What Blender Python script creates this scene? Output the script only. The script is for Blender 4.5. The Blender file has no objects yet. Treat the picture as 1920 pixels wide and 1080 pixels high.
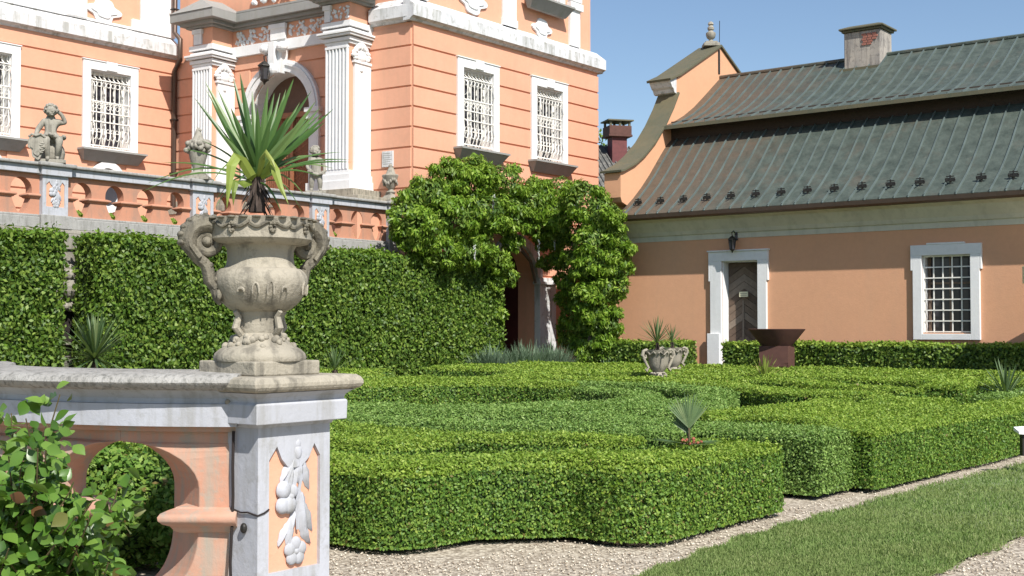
import bpy, bmesh, math, random
import numpy as np
from mathutils import Matrix, Vector
from mathutils.geometry import tessellate_polygon
R = math.radians
random.seed(7); rng = np.random.default_rng(7)
SC = bpy.context.scene; COL = SC.collection

# ------------------------------------------------------------------ camera
cam_d = bpy.data.cameras.new('camera'); cam = bpy.data.objects.new('camera', cam_d); COL.objects.link(cam)
cam_d.lens = 43.84; cam_d.sensor_width = 36; cam_d.clip_end = 2000; cam_d.clip_start = .05
cam.location = (0, 0, 1.2); cam.rotation_euler = (R(90 + 1.765), 0, 0)
SC.camera = cam
# ------------------------------------------------------------------ light
SUN_H = Vector((.454, -.891)); SUN_EL = R(46)
sv = Vector((SUN_H.x * math.cos(SUN_EL), SUN_H.y * math.cos(SUN_EL), math.sin(SUN_EL)))
sd = bpy.data.lights.new('sun', 'SUN'); sd.energy = 5; sd.angle = R(.53); sd.color = (1, .955, .88)
so = bpy.data.objects.new('sun', sd); COL.objects.link(so)
so.rotation_euler = sv.to_track_quat('Z', 'Y').to_euler(); so.location = (20, -30, 40)
W = bpy.data.worlds.new('World'); SC.world = W; W.use_nodes = True
nt = W.node_tree; bg = nt.nodes['Background']
sky = nt.nodes.new('ShaderNodeTexSky'); sky.sky_type = 'NISHITA'; sky.sun_disc = False
sky.sun_elevation = SUN_EL; sky.sun_rotation = math.atan2(SUN_H.x, SUN_H.y)
sky.air_density = 1.0; sky.dust_density = .7; sky.ozone_density = 2.6
nt.links.new(sky.outputs[0], bg.inputs[0]); bg.inputs[1].default_value = .096
SC.view_settings.view_transform = 'Standard'; SC.view_settings.look = 'None'
SC.view_settings.exposure = .5; SC.view_settings.gamma = 1
SC.render.engine = 'CYCLES'; SC.cycles.max_bounces = 6; SC.cycles.transparent_max_bounces = 4
SC.render.resolution_x = 1024; SC.render.resolution_y = 576

# ------------------------------------------------------------------ materials
def nodes(name):
    m = bpy.data.materials.new(name); m.use_nodes = True
    return m, m.node_tree, m.node_tree.nodes['Principled BSDF']
def pos(t, scale=(1, 1, 1)):
    g = t.nodes.new('ShaderNodeNewGeometry'); mp = t.nodes.new('ShaderNodeMapping')
    mp.inputs['Scale'].default_value = scale; t.links.new(g.outputs['Position'], mp.inputs[0]); return mp.outputs[0]
def noise(t, vec, scale, detail=4, rough=.6):
    n = t.nodes.new('ShaderNodeTexNoise'); n.inputs['Scale'].default_value = scale
    n.inputs['Detail'].default_value = detail; n.inputs['Roughness'].default_value = rough
    t.links.new(vec, n.inputs['Vector']); return n.outputs[0]
def ramp(t, fac, stops):
    r = t.nodes.new('ShaderNodeValToRGB'); e = r.color_ramp.elements
    while len(e) > len(stops): e.remove(e[-1])
    while len(e) < len(stops): e.new(.5)
    for i, (p, c) in enumerate(stops):
        e[i].position = p; e[i].color = (*c, 1) if len(c) == 3 else c
    t.links.new(fac, r.inputs[0]); return r.outputs[0]
def mix(t, fac, a, b, mode='MIX'):
    x = t.nodes.new('ShaderNodeMix'); x.data_type = 'RGBA'; x.blend_type = mode
    for sock, v in ((x.inputs[0], fac), (x.inputs[6], a), (x.inputs[7], b)):
        if isinstance(v, (int, float)): sock.default_value = v
        elif isinstance(v, tuple): sock.default_value = (*v, 1)
        else: t.links.new(v, sock)
    return x.outputs[2]
def bump(t, b, h, strength, dist=.01):
    n = t.nodes.new('ShaderNodeBump'); n.inputs['Strength'].default_value = strength; n.inputs['Distance'].default_value = dist
    t.links.new(h, n.inputs['Height']); t.links.new(n.outputs[0], b.inputs['Normal'])
G = lambda v: (v, v, v)
def wall_mat(name, base, alt, stain, rough=.85, s=1.0, stain_amt=.35, fine=30, bstr=.25, streak=True):
    m, t, b = nodes(name); p = pos(t)
    c = mix(t, ramp(t, noise(t, p, 1.1 * s), [(.3, G(0)), (.7, G(1))]), base, alt)
    c = mix(t, ramp(t, noise(t, p, fine * .35, 5), [(.35, G(.0)), (.75, G(.22))]), c, tuple(x * .72 for x in base))
    if streak:
        q = pos(t, (3.5, 3.5, .45)); f = ramp(t, noise(t, q, 1.3 * s, 5), [(.50, G(0)), (.66, G(stain_amt))]); c = mix(t, f, c, stain)
    f2 = ramp(t, noise(t, p, 4.5 * s, 6, .7), [(.54, G(0)), (.66, G(stain_amt * .8))]); c = mix(t, f2, c, stain)
    t.links.new(c, b.inputs['Base Color']); b.inputs['Roughness'].default_value = rough
    b.inputs['Specular IOR Level'].default_value = .25
    bump(t, b, noise(t, p, fine, 6), bstr, .01); return m
def plain(name, c, rough=.6, metal=0, var=.25, s=8, bstr=.15):
    m, t, b = nodes(name); p = pos(t)
    o = mix(t, noise(t, p, s), tuple(x * (1 - var) for x in c), tuple(min(1, x * (1 + var)) for x in c))
    t.links.new(o, b.inputs['Base Color']); b.inputs['Roughness'].default_value = rough; b.inputs['Metallic'].default_value = metal
    bump(t, b, noise(t, p, s * 6), bstr, .005); return m
def leaf_mat(name, stops, rough=.5, trans=.25, spec=.35, patch=.35, pc=None):
    m, t, b = nodes(name)
    g = t.nodes.new('ShaderNodeNewGeometry')
    c = ramp(t, g.outputs['Random Per Island'], stops)
    p = pos(t); f = ramp(t, noise(t, p, 1.4, 3), [(.35, G(0)), (.68, G(patch))])
    mid = stops[len(stops) // 2][1]
    c = mix(t, f, c, pc or (mid[0] * .55, mid[1] * .62, mid[2] * .6))
    t.links.new(c, b.inputs['Base Color']); b.inputs['Roughness'].default_value = rough
    b.inputs['Specular IOR Level'].default_value = spec
    tr = t.nodes.new('ShaderNodeBsdfTranslucent'); ms = t.nodes.new('ShaderNodeMixShader'); ms.inputs[0].default_value = trans
    c2 = mix(t, .5, c, (.25, .4, .02)); t.links.new(c2, tr.inputs[0])
    out = t.nodes['Material Output']
    t.links.new(b.outputs[0], ms.inputs[1]); t.links.new(tr.outputs[0], ms.inputs[2]); t.links.new(ms.outputs[0], out.inputs[0])
    return m
M = {}
M['peach'] = wall_mat('peach_plaster', (.70, .365, .245), (.65, .335, .22), (.46, .29, .2), stain_amt=.22)
M['peach_dirty'] = wall_mat('weathered_peach_plaster', (.50, .25, .165), (.46, .31, .24), (.33, .30, .25), stain_amt=.9, s=3.4)
M['peach_terrace'] = wall_mat('sooty_peach_plaster', (.50, .235, .15), (.42, .22, .15), (.26, .19, .15), stain_amt=.45, s=1.5)
M['peach_out'] = wall_mat('smooth_orange_plaster', (.64, .345, .205), (.60, .325, .195), (.5, .31, .2), stain_amt=.14)
M['white'] = wall_mat('white_lime_plaster', (.74, .74, .74), (.68, .69, .70), (.42, .42, .38), stain_amt=.16)
M['white_dirty'] = wall_mat('weathered_white_plaster', (.66, .66, .67), (.56, .57, .59), (.22, .22, .18), stain_amt=.6, s=1.6)
M['grey_white'] = wall_mat('blue_grey_lime_plaster', (.44, .455, .50), (.39, .40, .435), (.24, .235, .21), stain_amt=.5, s=3)
M['grey_soffit'] = wall_mat('grey_cornice_plaster', (.30, .30, .29), (.25, .25, .24), (.2, .2, .16), stain_amt=.3)
M['stone'] = wall_mat('pale_sandstone', (.37, .335, .27), (.28, .255, .205), (.12, .11, .09), stain_amt=.7, s=3.5, fine=70, bstr=.5)
M['stone_grey'] = wall_mat('lichen_grey_stone', (.33, .31, .265), (.26, .245, .205), (.13, .12, .10), stain_amt=.6, s=4, fine=60, bstr=.6)
M['stone_dark'] = wall_mat('mossy_dark_sandstone', (.22, .20, .155), (.15, .135, .105), (.06, .056, .048), stain_amt=.7, s=6, fine=80, bstr=.6)
M['cap_stone'] = wall_mat('worn_grey_cap_stone', (.36, .355, .34), (.29, .285, .27), (.16, .155, .14), stain_amt=.55, s=5, fine=60, bstr=.6)
M['rail_stone'] = wall_mat('dark_weathered_rail_stone', (.28, .27, .25), (.40, .39, .37), (.10, .10, .09), stain_amt=.7, s=9, fine=90, bstr=.8)
M['wall_stone'] = wall_mat('dark_retaining_stone', (.2, .19, .165), (.13, .125, .11), (.07, .07, .06), stain_amt=.6, s=2, fine=25, bstr=.8)
M['glass'] = plain('dark_window_glass', (.035, .035, .045), .12, 0, .3)
M['curtain'] = plain('brown_curtain', (.12, .07, .05), .8)
M['iron_white'] = plain('white_painted_iron', (.75, .73, .68), .5)
M['iron'] = plain('black_wrought_iron', (.03, .028, .025), .5, .4)
M['pipe'] = plain('dark_copper_pipe', (.1, .07, .055), .45, .5)
M['wood'] = plain('weathered_brown_wood', (.15, .105, .075), .75, 0, .45, 14)
M['wood_red'] = plain('reddish_oak', (.26, .105, .05), .55, 0, .35, 10)
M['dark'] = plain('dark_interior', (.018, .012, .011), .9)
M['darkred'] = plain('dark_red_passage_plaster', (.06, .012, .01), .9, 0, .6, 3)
M['rust'] = plain('rusted_steel', (.10, .045, .035), .8, .2, .4, 9)
M['soil'] = plain('dark_soil', (.07, .05, .035), .95, 0, .5, 30, .5)
M['bark'] = plain('grey_brown_bark', (.13, .095, .07), .9, 0, .4, 20, .6)
M['trunk_dark'] = plain('dark_fibrous_trunk', (.05, .035, .028), .95, 0, .5, 40, .7)
M['cream'] = plain('cream_canvas', (.72, .68, .48), .8, 0, .08)
M['brick'] = plain('red_brick', (.3, .12, .09), .85, 0, .4, 20)
M['redpaint'] = plain('dark_red_metal', (.12, .03, .03), .7, 0, .5)
M['whitebit'] = plain('white_plastic', (.8, .8, .78), .4, 0, .05)
# patina roof : brown towards the gable end
def roof_mat():
    m, t, b = nodes('patinated_copper_sheet'); p = pos(t)
    g = t.nodes.new('ShaderNodeNewGeometry'); d = t.nodes.new('ShaderNodeVectorMath'); d.operation = 'DOT_PRODUCT'
    d.inputs[1].default_value = (.788, -.616, 0); t.links.new(g.outputs['Position'], d.inputs[0])
    mr = t.nodes.new('ShaderNodeMapRange'); mr.inputs[1].default_value = -15.2; mr.inputs[2].default_value = -11.2
    mr.inputs[3].default_value = .72; mr.inputs[4].default_value = .08; t.links.new(d.outputs['Value'], mr.inputs[0])
    n = noise(t, p, 1.6, 5, .65)
    ad = t.nodes.new('ShaderNodeMath'); ad.operation = 'ADD'; t.links.new(mr.outputs[0], ad.inputs[0]); t.links.new(n, ad.inputs[1])
    f = ramp(t, ad.outputs[0], [(.62, G(0)), (1.0, G(.85))])
    green = mix(t, ramp(t, noise(t, p, 4, 6, .7), [(.3, G(0)), (.7, G(1))]), (.038, .052, .043), (.095, .118, .10))
    brown = mix(t, noise(t, p, 5, 5), (.075, .06, .045), (.15, .105, .07))
    q = pos(t, (4, 4, .3)); st = ramp(t, noise(t, q, 2.5, 4), [(.55, G(0)), (.75, G(.35))])
    c = mix(t, f, green, brown); c = mix(t, st, c, (.055, .05, .04)); c = mix(t, ramp(t, noise(t, pos(t, (1, 1, 2.5)), 3.1, 6, .75), [(.6, G(0)), (.7, G(.4))]), c, (.15, .17, .15))
    t.links.new(c, b.inputs['Base Color']); b.inputs['Roughness'].default_value = .55; b.inputs['Metallic'].default_value = .15
    bump(t, b, noise(t, p, 3, 3), .6, .05); return m
M['copper'] = roof_mat()
M['seam'] = plain('sky_sheen_copper_seam', (.105, .135, .13), .5, .2, .5, 3)  # copper seams, sky reflection put into the colour as a paler bluish tone
M['moss_metal'] = wall_mat('mossy_coping_metal', (.13, .115, .07), (.10, .10, .07), (.07, .085, .06), rough=.6, stain_amt=.4)
def tile_mat():
    m, t, b = nodes('grey_roof_tiles'); p = pos(t, (1, 1, 1))
    v = t.nodes.new('ShaderNodeTexVoronoi'); v.inputs['Scale'].default_value = 6; t.links.new(p, v.inputs['Vector'])
    c = ramp(t, v.outputs['Distance'], [(0, (.2, .19, .17)), (.6, (.08, .08, .075))]); t.links.new(c, b.inputs['Base Color'])
    b.inputs['Roughness'].default_value = .9; return m
M['tiles'] = tile_mat()
def gravel_mat():
    m, t, b = nodes('pale_gravel'); p = pos(t)
    v = t.nodes.new('ShaderNodeTexVoronoi'); v.inputs['Scale'].default_value = 55; t.links.new(p, v.inputs['Vector'])
    sx = t.nodes.new('ShaderNodeSeparateColor'); t.links.new(v.outputs['Color'], sx.inputs[0])
    c = ramp(t, sx.outputs[0], [(0, (.20, .165, .125)), (.45, (.42, .36, .28)), (1, (.62, .56, .46))])
    c = mix(t, ramp(t, v.outputs['Distance'], [(.35, G(0)), (.8, G(.7))]), c, (.14, .11, .085))
    c = mix(t, ramp(t, noise(t, p, 1.2, 4), [(.4, G(0)), (.7, G(.25))]), c, (.3, .25, .18))
    t.links.new(c, b.inputs['Base Color']); b.inputs['Roughness'].default_value = .95
    bump(t, b, v.outputs['Distance'], -.9, .02); return m
M['gravel'] = gravel_mat()
M['pebble'] = leaf_mat('loose_pebbles', [(0, (.26, .21, .16)), (.5, (.45, .39, .31)), (1, (.66, .6, .5))], .9, 0, .2, .0)
def lawn_mat():
    m, t, b = nodes('lawn_ground'); p = pos(t)
    c = mix(t, noise(t, p, 25, 6), (.12, .17, .07), (.22, .26, .12)); c = mix(t, ramp(t, noise(t, p, .9), [(.4, G(0)), (.7, G(.4))]), c, (.12, .13, .06))
    t.links.new(c, b.inputs['Base Color']); b.inputs['Roughness'].default_value = .95; bump(t, b, noise(t, p, 80), .5, .02); return m
M['lawn'] = lawn_mat()
M['blade'] = leaf_mat('grass_blades', [(0, (.12, .19, .055)), (.5, (.175, .265, .08)), (.85, (.23, .31, .11)), (1, (.34, .36, .18))], .7, .3, .1, .5, (.25, .28, .11))
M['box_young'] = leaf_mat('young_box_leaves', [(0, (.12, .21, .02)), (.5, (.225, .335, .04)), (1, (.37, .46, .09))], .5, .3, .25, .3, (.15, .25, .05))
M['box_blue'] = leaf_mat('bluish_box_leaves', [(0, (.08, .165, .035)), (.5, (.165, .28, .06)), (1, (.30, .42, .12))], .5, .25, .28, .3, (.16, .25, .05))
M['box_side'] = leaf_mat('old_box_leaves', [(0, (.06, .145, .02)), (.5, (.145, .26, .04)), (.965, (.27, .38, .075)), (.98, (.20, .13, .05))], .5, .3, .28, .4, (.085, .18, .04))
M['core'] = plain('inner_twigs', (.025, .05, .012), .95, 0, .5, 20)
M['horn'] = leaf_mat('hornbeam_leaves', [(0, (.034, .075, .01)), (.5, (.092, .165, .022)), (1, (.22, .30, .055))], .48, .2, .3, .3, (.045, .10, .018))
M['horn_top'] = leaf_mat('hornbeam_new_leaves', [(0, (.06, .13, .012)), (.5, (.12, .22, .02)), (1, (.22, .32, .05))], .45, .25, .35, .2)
M['wist'] = leaf_mat('wisteria_leaves', [(0, (.08, .16, .012)), (.5, (.17, .29, .025)), (1, (.33, .44, .07))], .48, .3, .3, .3, (.10, .21, .02))
M['wist_fl'] = plain('faded_wisteria_flowers', (.42, .44, .42), .8)
M['lav'] = leaf_mat('lavender_leaves', [(0, (.07, .12, .07)), (.5, (.13, .19, .115)), (1, (.2, .27, .18))], .7, .1, .2, .2)
M['yucca'] = leaf_mat('sword_leaves', [(0, (.035, .085, .02)), (.5, (.07, .145, .035)), (1, (.14, .21, .07))], .38, .15, .5, .1)
M['yucca_old'] = leaf_mat('drying_sword_leaves', [(0, (.12, .17, .03)), (.6, (.24, .3, .06)), (1, (.35, .28, .12))], .5, .2, .3, .1)
M['palm'] = leaf_mat('palm_fronds', [(0, (.05, .09, .035)), (.5, (.09, .15, .055)), (1, (.16, .21, .09))], .5, .15, .4, .1)
M['rose'] = leaf_mat('rose_leaves', [(0, (.025, .07, .009)), (.5, (.07, .16, .02)), (.965, (.17, .28, .05)), (.985, (.10, .03, .018))], .36, .25, .5, .2)
M['stem'] = plain('green_brown_stems', (.09, .07, .03), .7)
M['petal'] = plain('faded_red_flowers', (.3, .09, .05), .8)
M['ground'] = M['gravel']

# ------------------------------------------------------------------ mesh helpers
I4 = Matrix.Identity(4)
def frame(x, y, ang, z=0): return Matrix.Translation((x, y, z)) @ Matrix.Rotation(R(ang), 4, 'Z')
def thing(name, label, cat, loc=(0, 0, 0), rz=0, group=None):
    o = bpy.data.objects.new(name, None); COL.objects.link(o); o.location = loc; o.rotation_euler = (0, 0, R(rz)); o.empty_display_size = .1
    o['label'] = label; o['category'] = cat
    if group: o['group'] = group
    o['_m'] = 1; WM[o.name] = Matrix.Translation(loc) @ Matrix.Rotation(R(rz), 4, 'Z'); return o
WM = {}
def wm(o):
    while o.parent: o = o.parent
    return WM.get(o.name, I4)
def tag(o, label, cat, group=None, kind=None):
    if label: o['label'] = label
    if cat: o['category'] = cat
    if group: o['group'] = group
    if kind: o['kind'] = kind
    return o
class MB:
    """collects shapes given in the frame f; build() links them as one mesh object"""
    def __init__(s, f=I4, warp=None): s.v = []; s.q = []; s.f = f; s.w = warp
    def add(s, vs, fs, f=None):
        f = f or s.f; n = len(s.v); s.v += [f @ Vector(v) for v in vs]; s.q += [tuple(n + i for i in q) for q in fs]
    def box(s, x0, x1, y0, y1, z0, z1, f=None):
        if x0 > x1: x0, x1 = x1, x0
        if y0 > y1: y0, y1 = y1, y0
        s.add([(x0, y0, z0), (x1, y0, z0), (x1, y1, z0), (x0, y1, z0), (x0, y0, z1), (x1, y0, z1), (x1, y1, z1), (x0, y1, z1)],
              [(3, 2, 1, 0), (4, 5, 6, 7), (0, 1, 5, 4), (1, 2, 6, 5), (2, 3, 7, 6), (3, 0, 4, 7)], f)
    def loft(s, rings, cap=True, f=None, close=True):
        n = len(rings[0]); vs = [p for r in rings for p in r]; fs = []
        for i in range(len(rings) - 1):
            for j in range(n if close else n - 1):
                k = (j + 1) % n; fs.append((i * n + j, i * n + k, (i + 1) * n + k, (i + 1) * n + j))
        if cap: fs.append(tuple(range(n - 1, -1, -1))); fs.append(tuple((len(rings) - 1) * n + j for j in range(n)))
        s.add(vs, fs, f)
    def lathe(s, prof, cx=0, cy=0, n=28, f=None, ax=None):
        s.loft([[(cx + r * math.cos(2 * math.pi * j / n), cy + r * math.sin(2 * math.pi * j / n), z) for j in range(n)] for r, z in prof], True, f)
    def tube(s, pts, rad, n=7, f=None, flat=None):
        pts = [Vector(p) for p in pts]; rings = []; up = Vector((.13, .31, .94)).normalized() if flat is None else Vector(flat).normalized()
        prev = None
        for i, p in enumerate(pts):
            d = (pts[min(i + 1, len(pts) - 1)] - pts[max(i - 1, 0)]).normalized()
            a = (prev - d * prev.dot(d)) if prev is not None else d.cross(up)
            if a.length < 1e-4: a = d.orthogonal()
            a.normalize(); b = d.cross(a).normalized(); prev = a
            r = rad[i] if isinstance(rad, (list, tuple)) else rad
            rings.append([tuple(p + a * r * math.cos(t) + b * r * math.sin(t)) for t in [2 * math.pi * k / n for k in range(n)]])
        s.loft(rings, True, f)
    def ell(s, c, r, n=12, m=8, f=None, rot=None):
        c = Vector(c); rings = []
        for i in range(m + 1):
            ph = math.pi * (i / m * .98 + .01) - math.pi / 2
            ring = []
            for j in range(n):
                t = 2 * math.pi * j / n; p = Vector((r[0] * math.cos(ph) * math.cos(t), r[1] * math.cos(ph) * math.sin(t), r[2] * math.sin(ph)))
                if rot is not None: p = rot @ p
                ring.append(tuple(c + p))
            rings.append(ring)
        s.loft(rings, True, f)
    def prism(s, poly, y0, y1, holes=(), f=None):
        """poly in (x, z), extruded along y"""
        loops = [list(poly)] + [list(h) for h in holes]
        tris = tessellate_polygon([[Vector((a, b, 0)) for a, b in l] for l in loops])
        flat = [p for l in loops for p in l]; n = len(flat)
        vs = [(a, y0, b) for a, b in flat] + [(a, y1, b) for a, b in flat]
        fs = [tuple(t) for t in tris] + [tuple(n + i for i in reversed(t)) for t in tris]
        k = 0
        for l in loops:
            for i in range(len(l)):
                j = (i + 1) % len(l); fs.append((k + i, k + j, n + k + j, n + k + i))
            k += len(l)
        s.add(vs, fs, f)
    def prism_x(s, poly, x0, x1, f=None):
        """poly in (y, z), extruded along x"""
        rot = Matrix(((0, 1, 0, 0), (1, 0, 0, 0), (0, 0, 1, 0), (0, 0, 0, 1)))
        s.prism(poly, x0, x1, (), (f or s.f) @ rot)
    def build(s, name, m, parent=None, bev=0, smooth=False, label=None):
        me = bpy.data.meshes.new(name); inv = wm(parent).inverted() if parent else I4
        if s.w: s.v = [s.w(v) for v in s.v]
        me.from_pydata([tuple(inv @ v) for v in s.v], [], s.q); me.materials.append(m if not isinstance(m, str) else M[m])
        b = bmesh.new(); b.from_mesh(me); bmesh.ops.recalc_face_normals(b, faces=b.faces); b.to_mesh(me); b.free()
        if smooth:
            me.polygons.foreach_set('use_smooth', [True] * len(me.polygons))
            try: me.set_sharp_from_angle(angle=R(40))
            except Exception: pass
        o = bpy.data.objects.new(name, me); COL.objects.link(o)
        if parent: o.parent = parent
        if bev:
            md = o.modifiers.new('Bevel', 'BEVEL'); md.width = bev; md.segments = 2; md.limit_method = 'ANGLE'; md.angle_limit = R(35)
        if label: o['label'] = label
        return o
def qmesh(name, V, Q, mi, mats, parent=None, k=4):
    me = bpy.data.meshes.new(name)
    if parent:
        inv = np.array(wm(parent).inverted()); V = V @ inv[:3, :3].T + inv[:3, 3]
    me.vertices.add(len(V)); me.vertices.foreach_set('co', np.ascontiguousarray(V, dtype=np.float32).ravel())
    me.loops.add(len(Q) * k); me.loops.foreach_set('vertex_index', np.ascontiguousarray(Q, dtype=np.int32).ravel())
    me.polygons.add(len(Q)); me.polygons.foreach_set('loop_start', np.arange(len(Q), dtype=np.int32) * k)
    me.polygons.foreach_set('loop_total', np.full(len(Q), k, dtype=np.int32))
    me.polygons.foreach_set('material_index', np.asarray(mi, dtype=np.int32))
    for x in mats: me.materials.append(M[x])
    me.update(calc_edges=True); me.validate()
    o = bpy.data.objects.new(name, me); COL.objects.link(o)
    if parent: o.parent = parent
    return o
def unit(a): return a / np.maximum(np.linalg.norm(a, axis=1, keepdims=True), 1e-9)
def leaf_arrays(C, N, L, wr=.55, spread=.8, hang=0, out=.35, fold=.0):
    """rhombic leaves at C; plane normal near N; length L (array)"""
    n = len(C); L = np.broadcast_to(np.asarray(L, float), (n,))[:, None] * rng.uniform(.7, 1.25, (n, 1))
    nn = unit(N + rng.normal(0, spread, (n, 3)) * .6)
    d = rng.normal(0, 1, (n, 3)) + N * out + np.array([0, 0, -hang if hang else .35])
    d = unit(d - nn * (d * nn).sum(1, keepdims=True)); s = np.cross(nn, d)
    w = L * wr * .5; c = C - d * L * .4
    V = np.stack([c, c + d * L * .5 + s * w - nn * fold * L, c + d * L, c + d * L * .5 - s * w - nn * fold * L], 1).reshape(-1, 3)
    Q = np.arange(4 * n).reshape(n, 4); return V, Q
def wob(p, f=1.7, ph=0):
    return (np.sin(p[:, 0] * f * 2.1 + ph) + np.sin(p[:, 1] * f * 2.7 + 1.3 + ph) + np.sin((p[:, 0] + p[:, 2]) * f * 4.3 + 2) * .6 + np.sin((p[:, 1] - p[:, 0]) * f * 6.1) * .5) / 3
def hedge(name, path, w, h, top, side, label, cat='hedge', group=None, leaf=None, cov=2.3, closed=False, z0=.03, rough=.018, lw=.6, kind=None, flare=0):
    P = np.array(path, float); 
    if closed: P = np.vstack([P, P[:1]])
    seg = np.linalg.norm(np.diff(P, axis=0), axis=1); cum = np.concatenate([[0], np.cumsum(seg)]); Lt = cum[-1]
    def at(s):
        x = np.interp(s, cum, P[:, 0]); y = np.interp(s, cum, P[:, 1])
        e = .05 if w < .69 else .12; xa = np.interp(np.clip(s + e, 0, Lt), cum, P[:, 0]); ya = np.interp(np.clip(s + e, 0, Lt), cum, P[:, 1])
        xb = np.interp(np.clip(s - e, 0, Lt), cum, P[:, 0]); yb = np.interp(np.clip(s - e, 0, Lt), cum, P[:, 1])
        t = np.stack([xa - xb, ya - yb], 1); t = unit(t); return np.stack([x, y], 1), t
    # core
    ns = max(3, int(Lt / .25)); S = np.linspace(0.02, Lt - .02, ns); c, t = at(S); nrm = np.stack([t[:, 1], -t[:, 0]], 1); ins = .035 + (rough - .018) * 2.6; hw = w / 2 - ins
    ring = [np.column_stack([c + nrm * a, np.full(ns, b)]) for a, b in ((-hw, z0), (-hw, h - ins), (hw, h - ins), (hw, z0))]
    V = np.stack(ring, 1).reshape(-1, 3); Q = []
    for i in range(ns - 1):
        for j in range(4): k = (j + 1) % 4; Q.append((i * 4 + j, i * 4 + k, i * 4 + 4 + k, i * 4 + 4 + j))
    Q.append((0, 1, 2, 3)); Q.append(tuple((ns - 1) * 4 + x for x in (3, 2, 1, 0)))
    Vs, Qs, Ms = [V], [np.array(Q)], [np.zeros(len(Q), int)]; off = len(V)
    # leaves
    dist = np.hypot(c[:, 0], c[:, 1]).min(); area = Lt * (w + 2 * h) + 2 * w * h
    base_len = leaf or 0.0
    lmin = base_len or max(.021, .0021 * dist); dens = cov / (.5 * lmin * lmin * lw)
    n = int(area * dens); s = rng.uniform(0, Lt, n); c, t = at(s)
    dd = np.hypot(c[:, 0], c[:, 1]); Lf = np.maximum(np.full(n, lmin), 0 if leaf else .0021 * dd)
    keep = rng.uniform(0, 1, n) < (lmin / Lf) ** 2; c, t, Lf = c[keep], t[keep], Lf[keep]; n = len(c)
    u = rng.uniform(0, w + 2 * h, n)
    for i in range(1, len(P) - 1):      # outer corners need more leaves
        d0, d1 = P[i] - P[i - 1], P[i + 1] - P[i]; an = math.atan2(d0[0] * d1[1] - d0[1] * d1[0], d0 @ d1)
        if abs(an) < .15: continue
        m_ = int(dens * (h + w * .3) * abs(an) * w / 2 * 1.25); s2 = np.clip(cum[i] + rng.uniform(-.05, .05, m_), 0, Lt); c2, t2 = at(s2); L2 = max(lmin, .0 if leaf else .0021 * math.hypot(*P[i]))
        m2 = int(m_ * (lmin / L2) ** 2); c = np.vstack([c, c2[:m2]]); t = np.vstack([t, t2[:m2]]); Lf = np.concatenate([Lf, np.full(m2, L2)])
        uu = rng.uniform(0, h + w * .3, m2); u = np.concatenate([u, uu if an < 0 else w + 2 * h - uu]) if 1 else u
    n = len(c); nrm = np.stack([t[:, 1], -t[:, 0]], 1)
    isL = u < h; isT = (u >= h) & (u < h + w); isR = u >= h + w
    offx = np.where(isL, -w / 2, np.where(isR, w / 2, u - h - w / 2)); zz = np.where(isL, u, np.where(isR, w + 2 * h - u, h)); zz = np.maximum(zz, z0)
    if flare: offx = offx * (1 + flare * (zz / h - .5))
    C = np.column_stack([c + nrm * offx[:, None], zz])
    N = np.column_stack([nrm * np.where(isL, -1, np.where(isR, 1, 0))[:, None], isT.astype(float)])
    edge = np.clip(1 - np.abs(np.abs(offx) - w / 2) / .05, 0, 1) * np.clip(1 - np.abs(zz - h) / .05, 0, 1)
    side_out = np.column_stack([nrm * np.sign(offx)[:, None], np.ones(n)]); N = unit(N + side_out * edge[:, None] * .7); C = C - side_out * edge[:, None] * .018
    # caps
    if not closed:
        nc = int(2 * w * h * dens); e = rng.integers(0, 2, nc); ce, te = at(np.where(e == 0, 0., Lt)); sg = np.where(e == 0, -1., 1.)
        ne = np.stack([te[:, 1], -te[:, 0]], 1); C2 = np.column_stack([ce + te * sg[:, None] * .01 + ne * rng.uniform(-w / 2, w / 2, nc)[:, None], rng.uniform(z0, h, nc)])
        N2 = np.column_stack([te * sg[:, None], np.zeros(nc)]); C = np.vstack([C, C2]); N = np.vstack([N, N2]); Lf = np.concatenate([Lf, np.full(nc, lmin)]); isT = np.concatenate([isT, np.zeros(nc, bool)])
    n = len(C); C = C + N * (wob(C) * rough * 1.2 + rng.normal(0, rough * .8, n) - rough * .6)[:, None]
    V, Q = leaf_arrays(C, N, Lf, lw, .95, 0, .5); Vs.append(V); Qs.append(Q + off)
    if rough > .05: C[:, 2] += np.where(isT, rng.exponential(.035, n) * (1 + wob(C, .9, 2)), 0); C = C + N * (wob(C, .5, 1) * .07)[:, None]
    else: C[:, 2] += np.where(isT, rng.exponential(.009, n), 0)
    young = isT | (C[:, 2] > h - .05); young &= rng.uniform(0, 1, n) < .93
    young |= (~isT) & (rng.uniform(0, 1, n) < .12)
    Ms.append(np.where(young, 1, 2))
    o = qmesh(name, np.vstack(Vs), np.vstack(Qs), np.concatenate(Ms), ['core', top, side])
    return tag(o, label, cat, group, kind)
def cloud(blobs, n_per_m2, L, wr, hang=.0, spread=.8, out=.35, jitter=.12, shell=.75):
    Cs, Ns = [], []
    for (c, r) in blobs:
        r = np.array(r if hasattr(r, '__len__') else (r, r, r), float); a = 4 * math.pi * (r[0] * r[1] * r[2]) ** (2 / 3)
        n = int(a * n_per_m2); d = unit(rng.normal(0, 1, (n, 3))); rr = rng.uniform(shell, 1.05, (n, 1))
        lump = 1 + jitter * (np.sin(d[:, :1] * 7 + c[0] * 5) + np.sin(d[:, 1:2] * 8 + c[1] * 3) + np.sin(d[:, 2:] * 9 + c[2] * 7)) / 1.5
        Cs.append(np.array(c) + d * r * rr * lump); Ns.append(unit(d / r))
    C = np.vstack(Cs); N = np.vstack(Ns)
    return leaf_arrays(C, N, L, wr, spread, hang, out)
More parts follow.
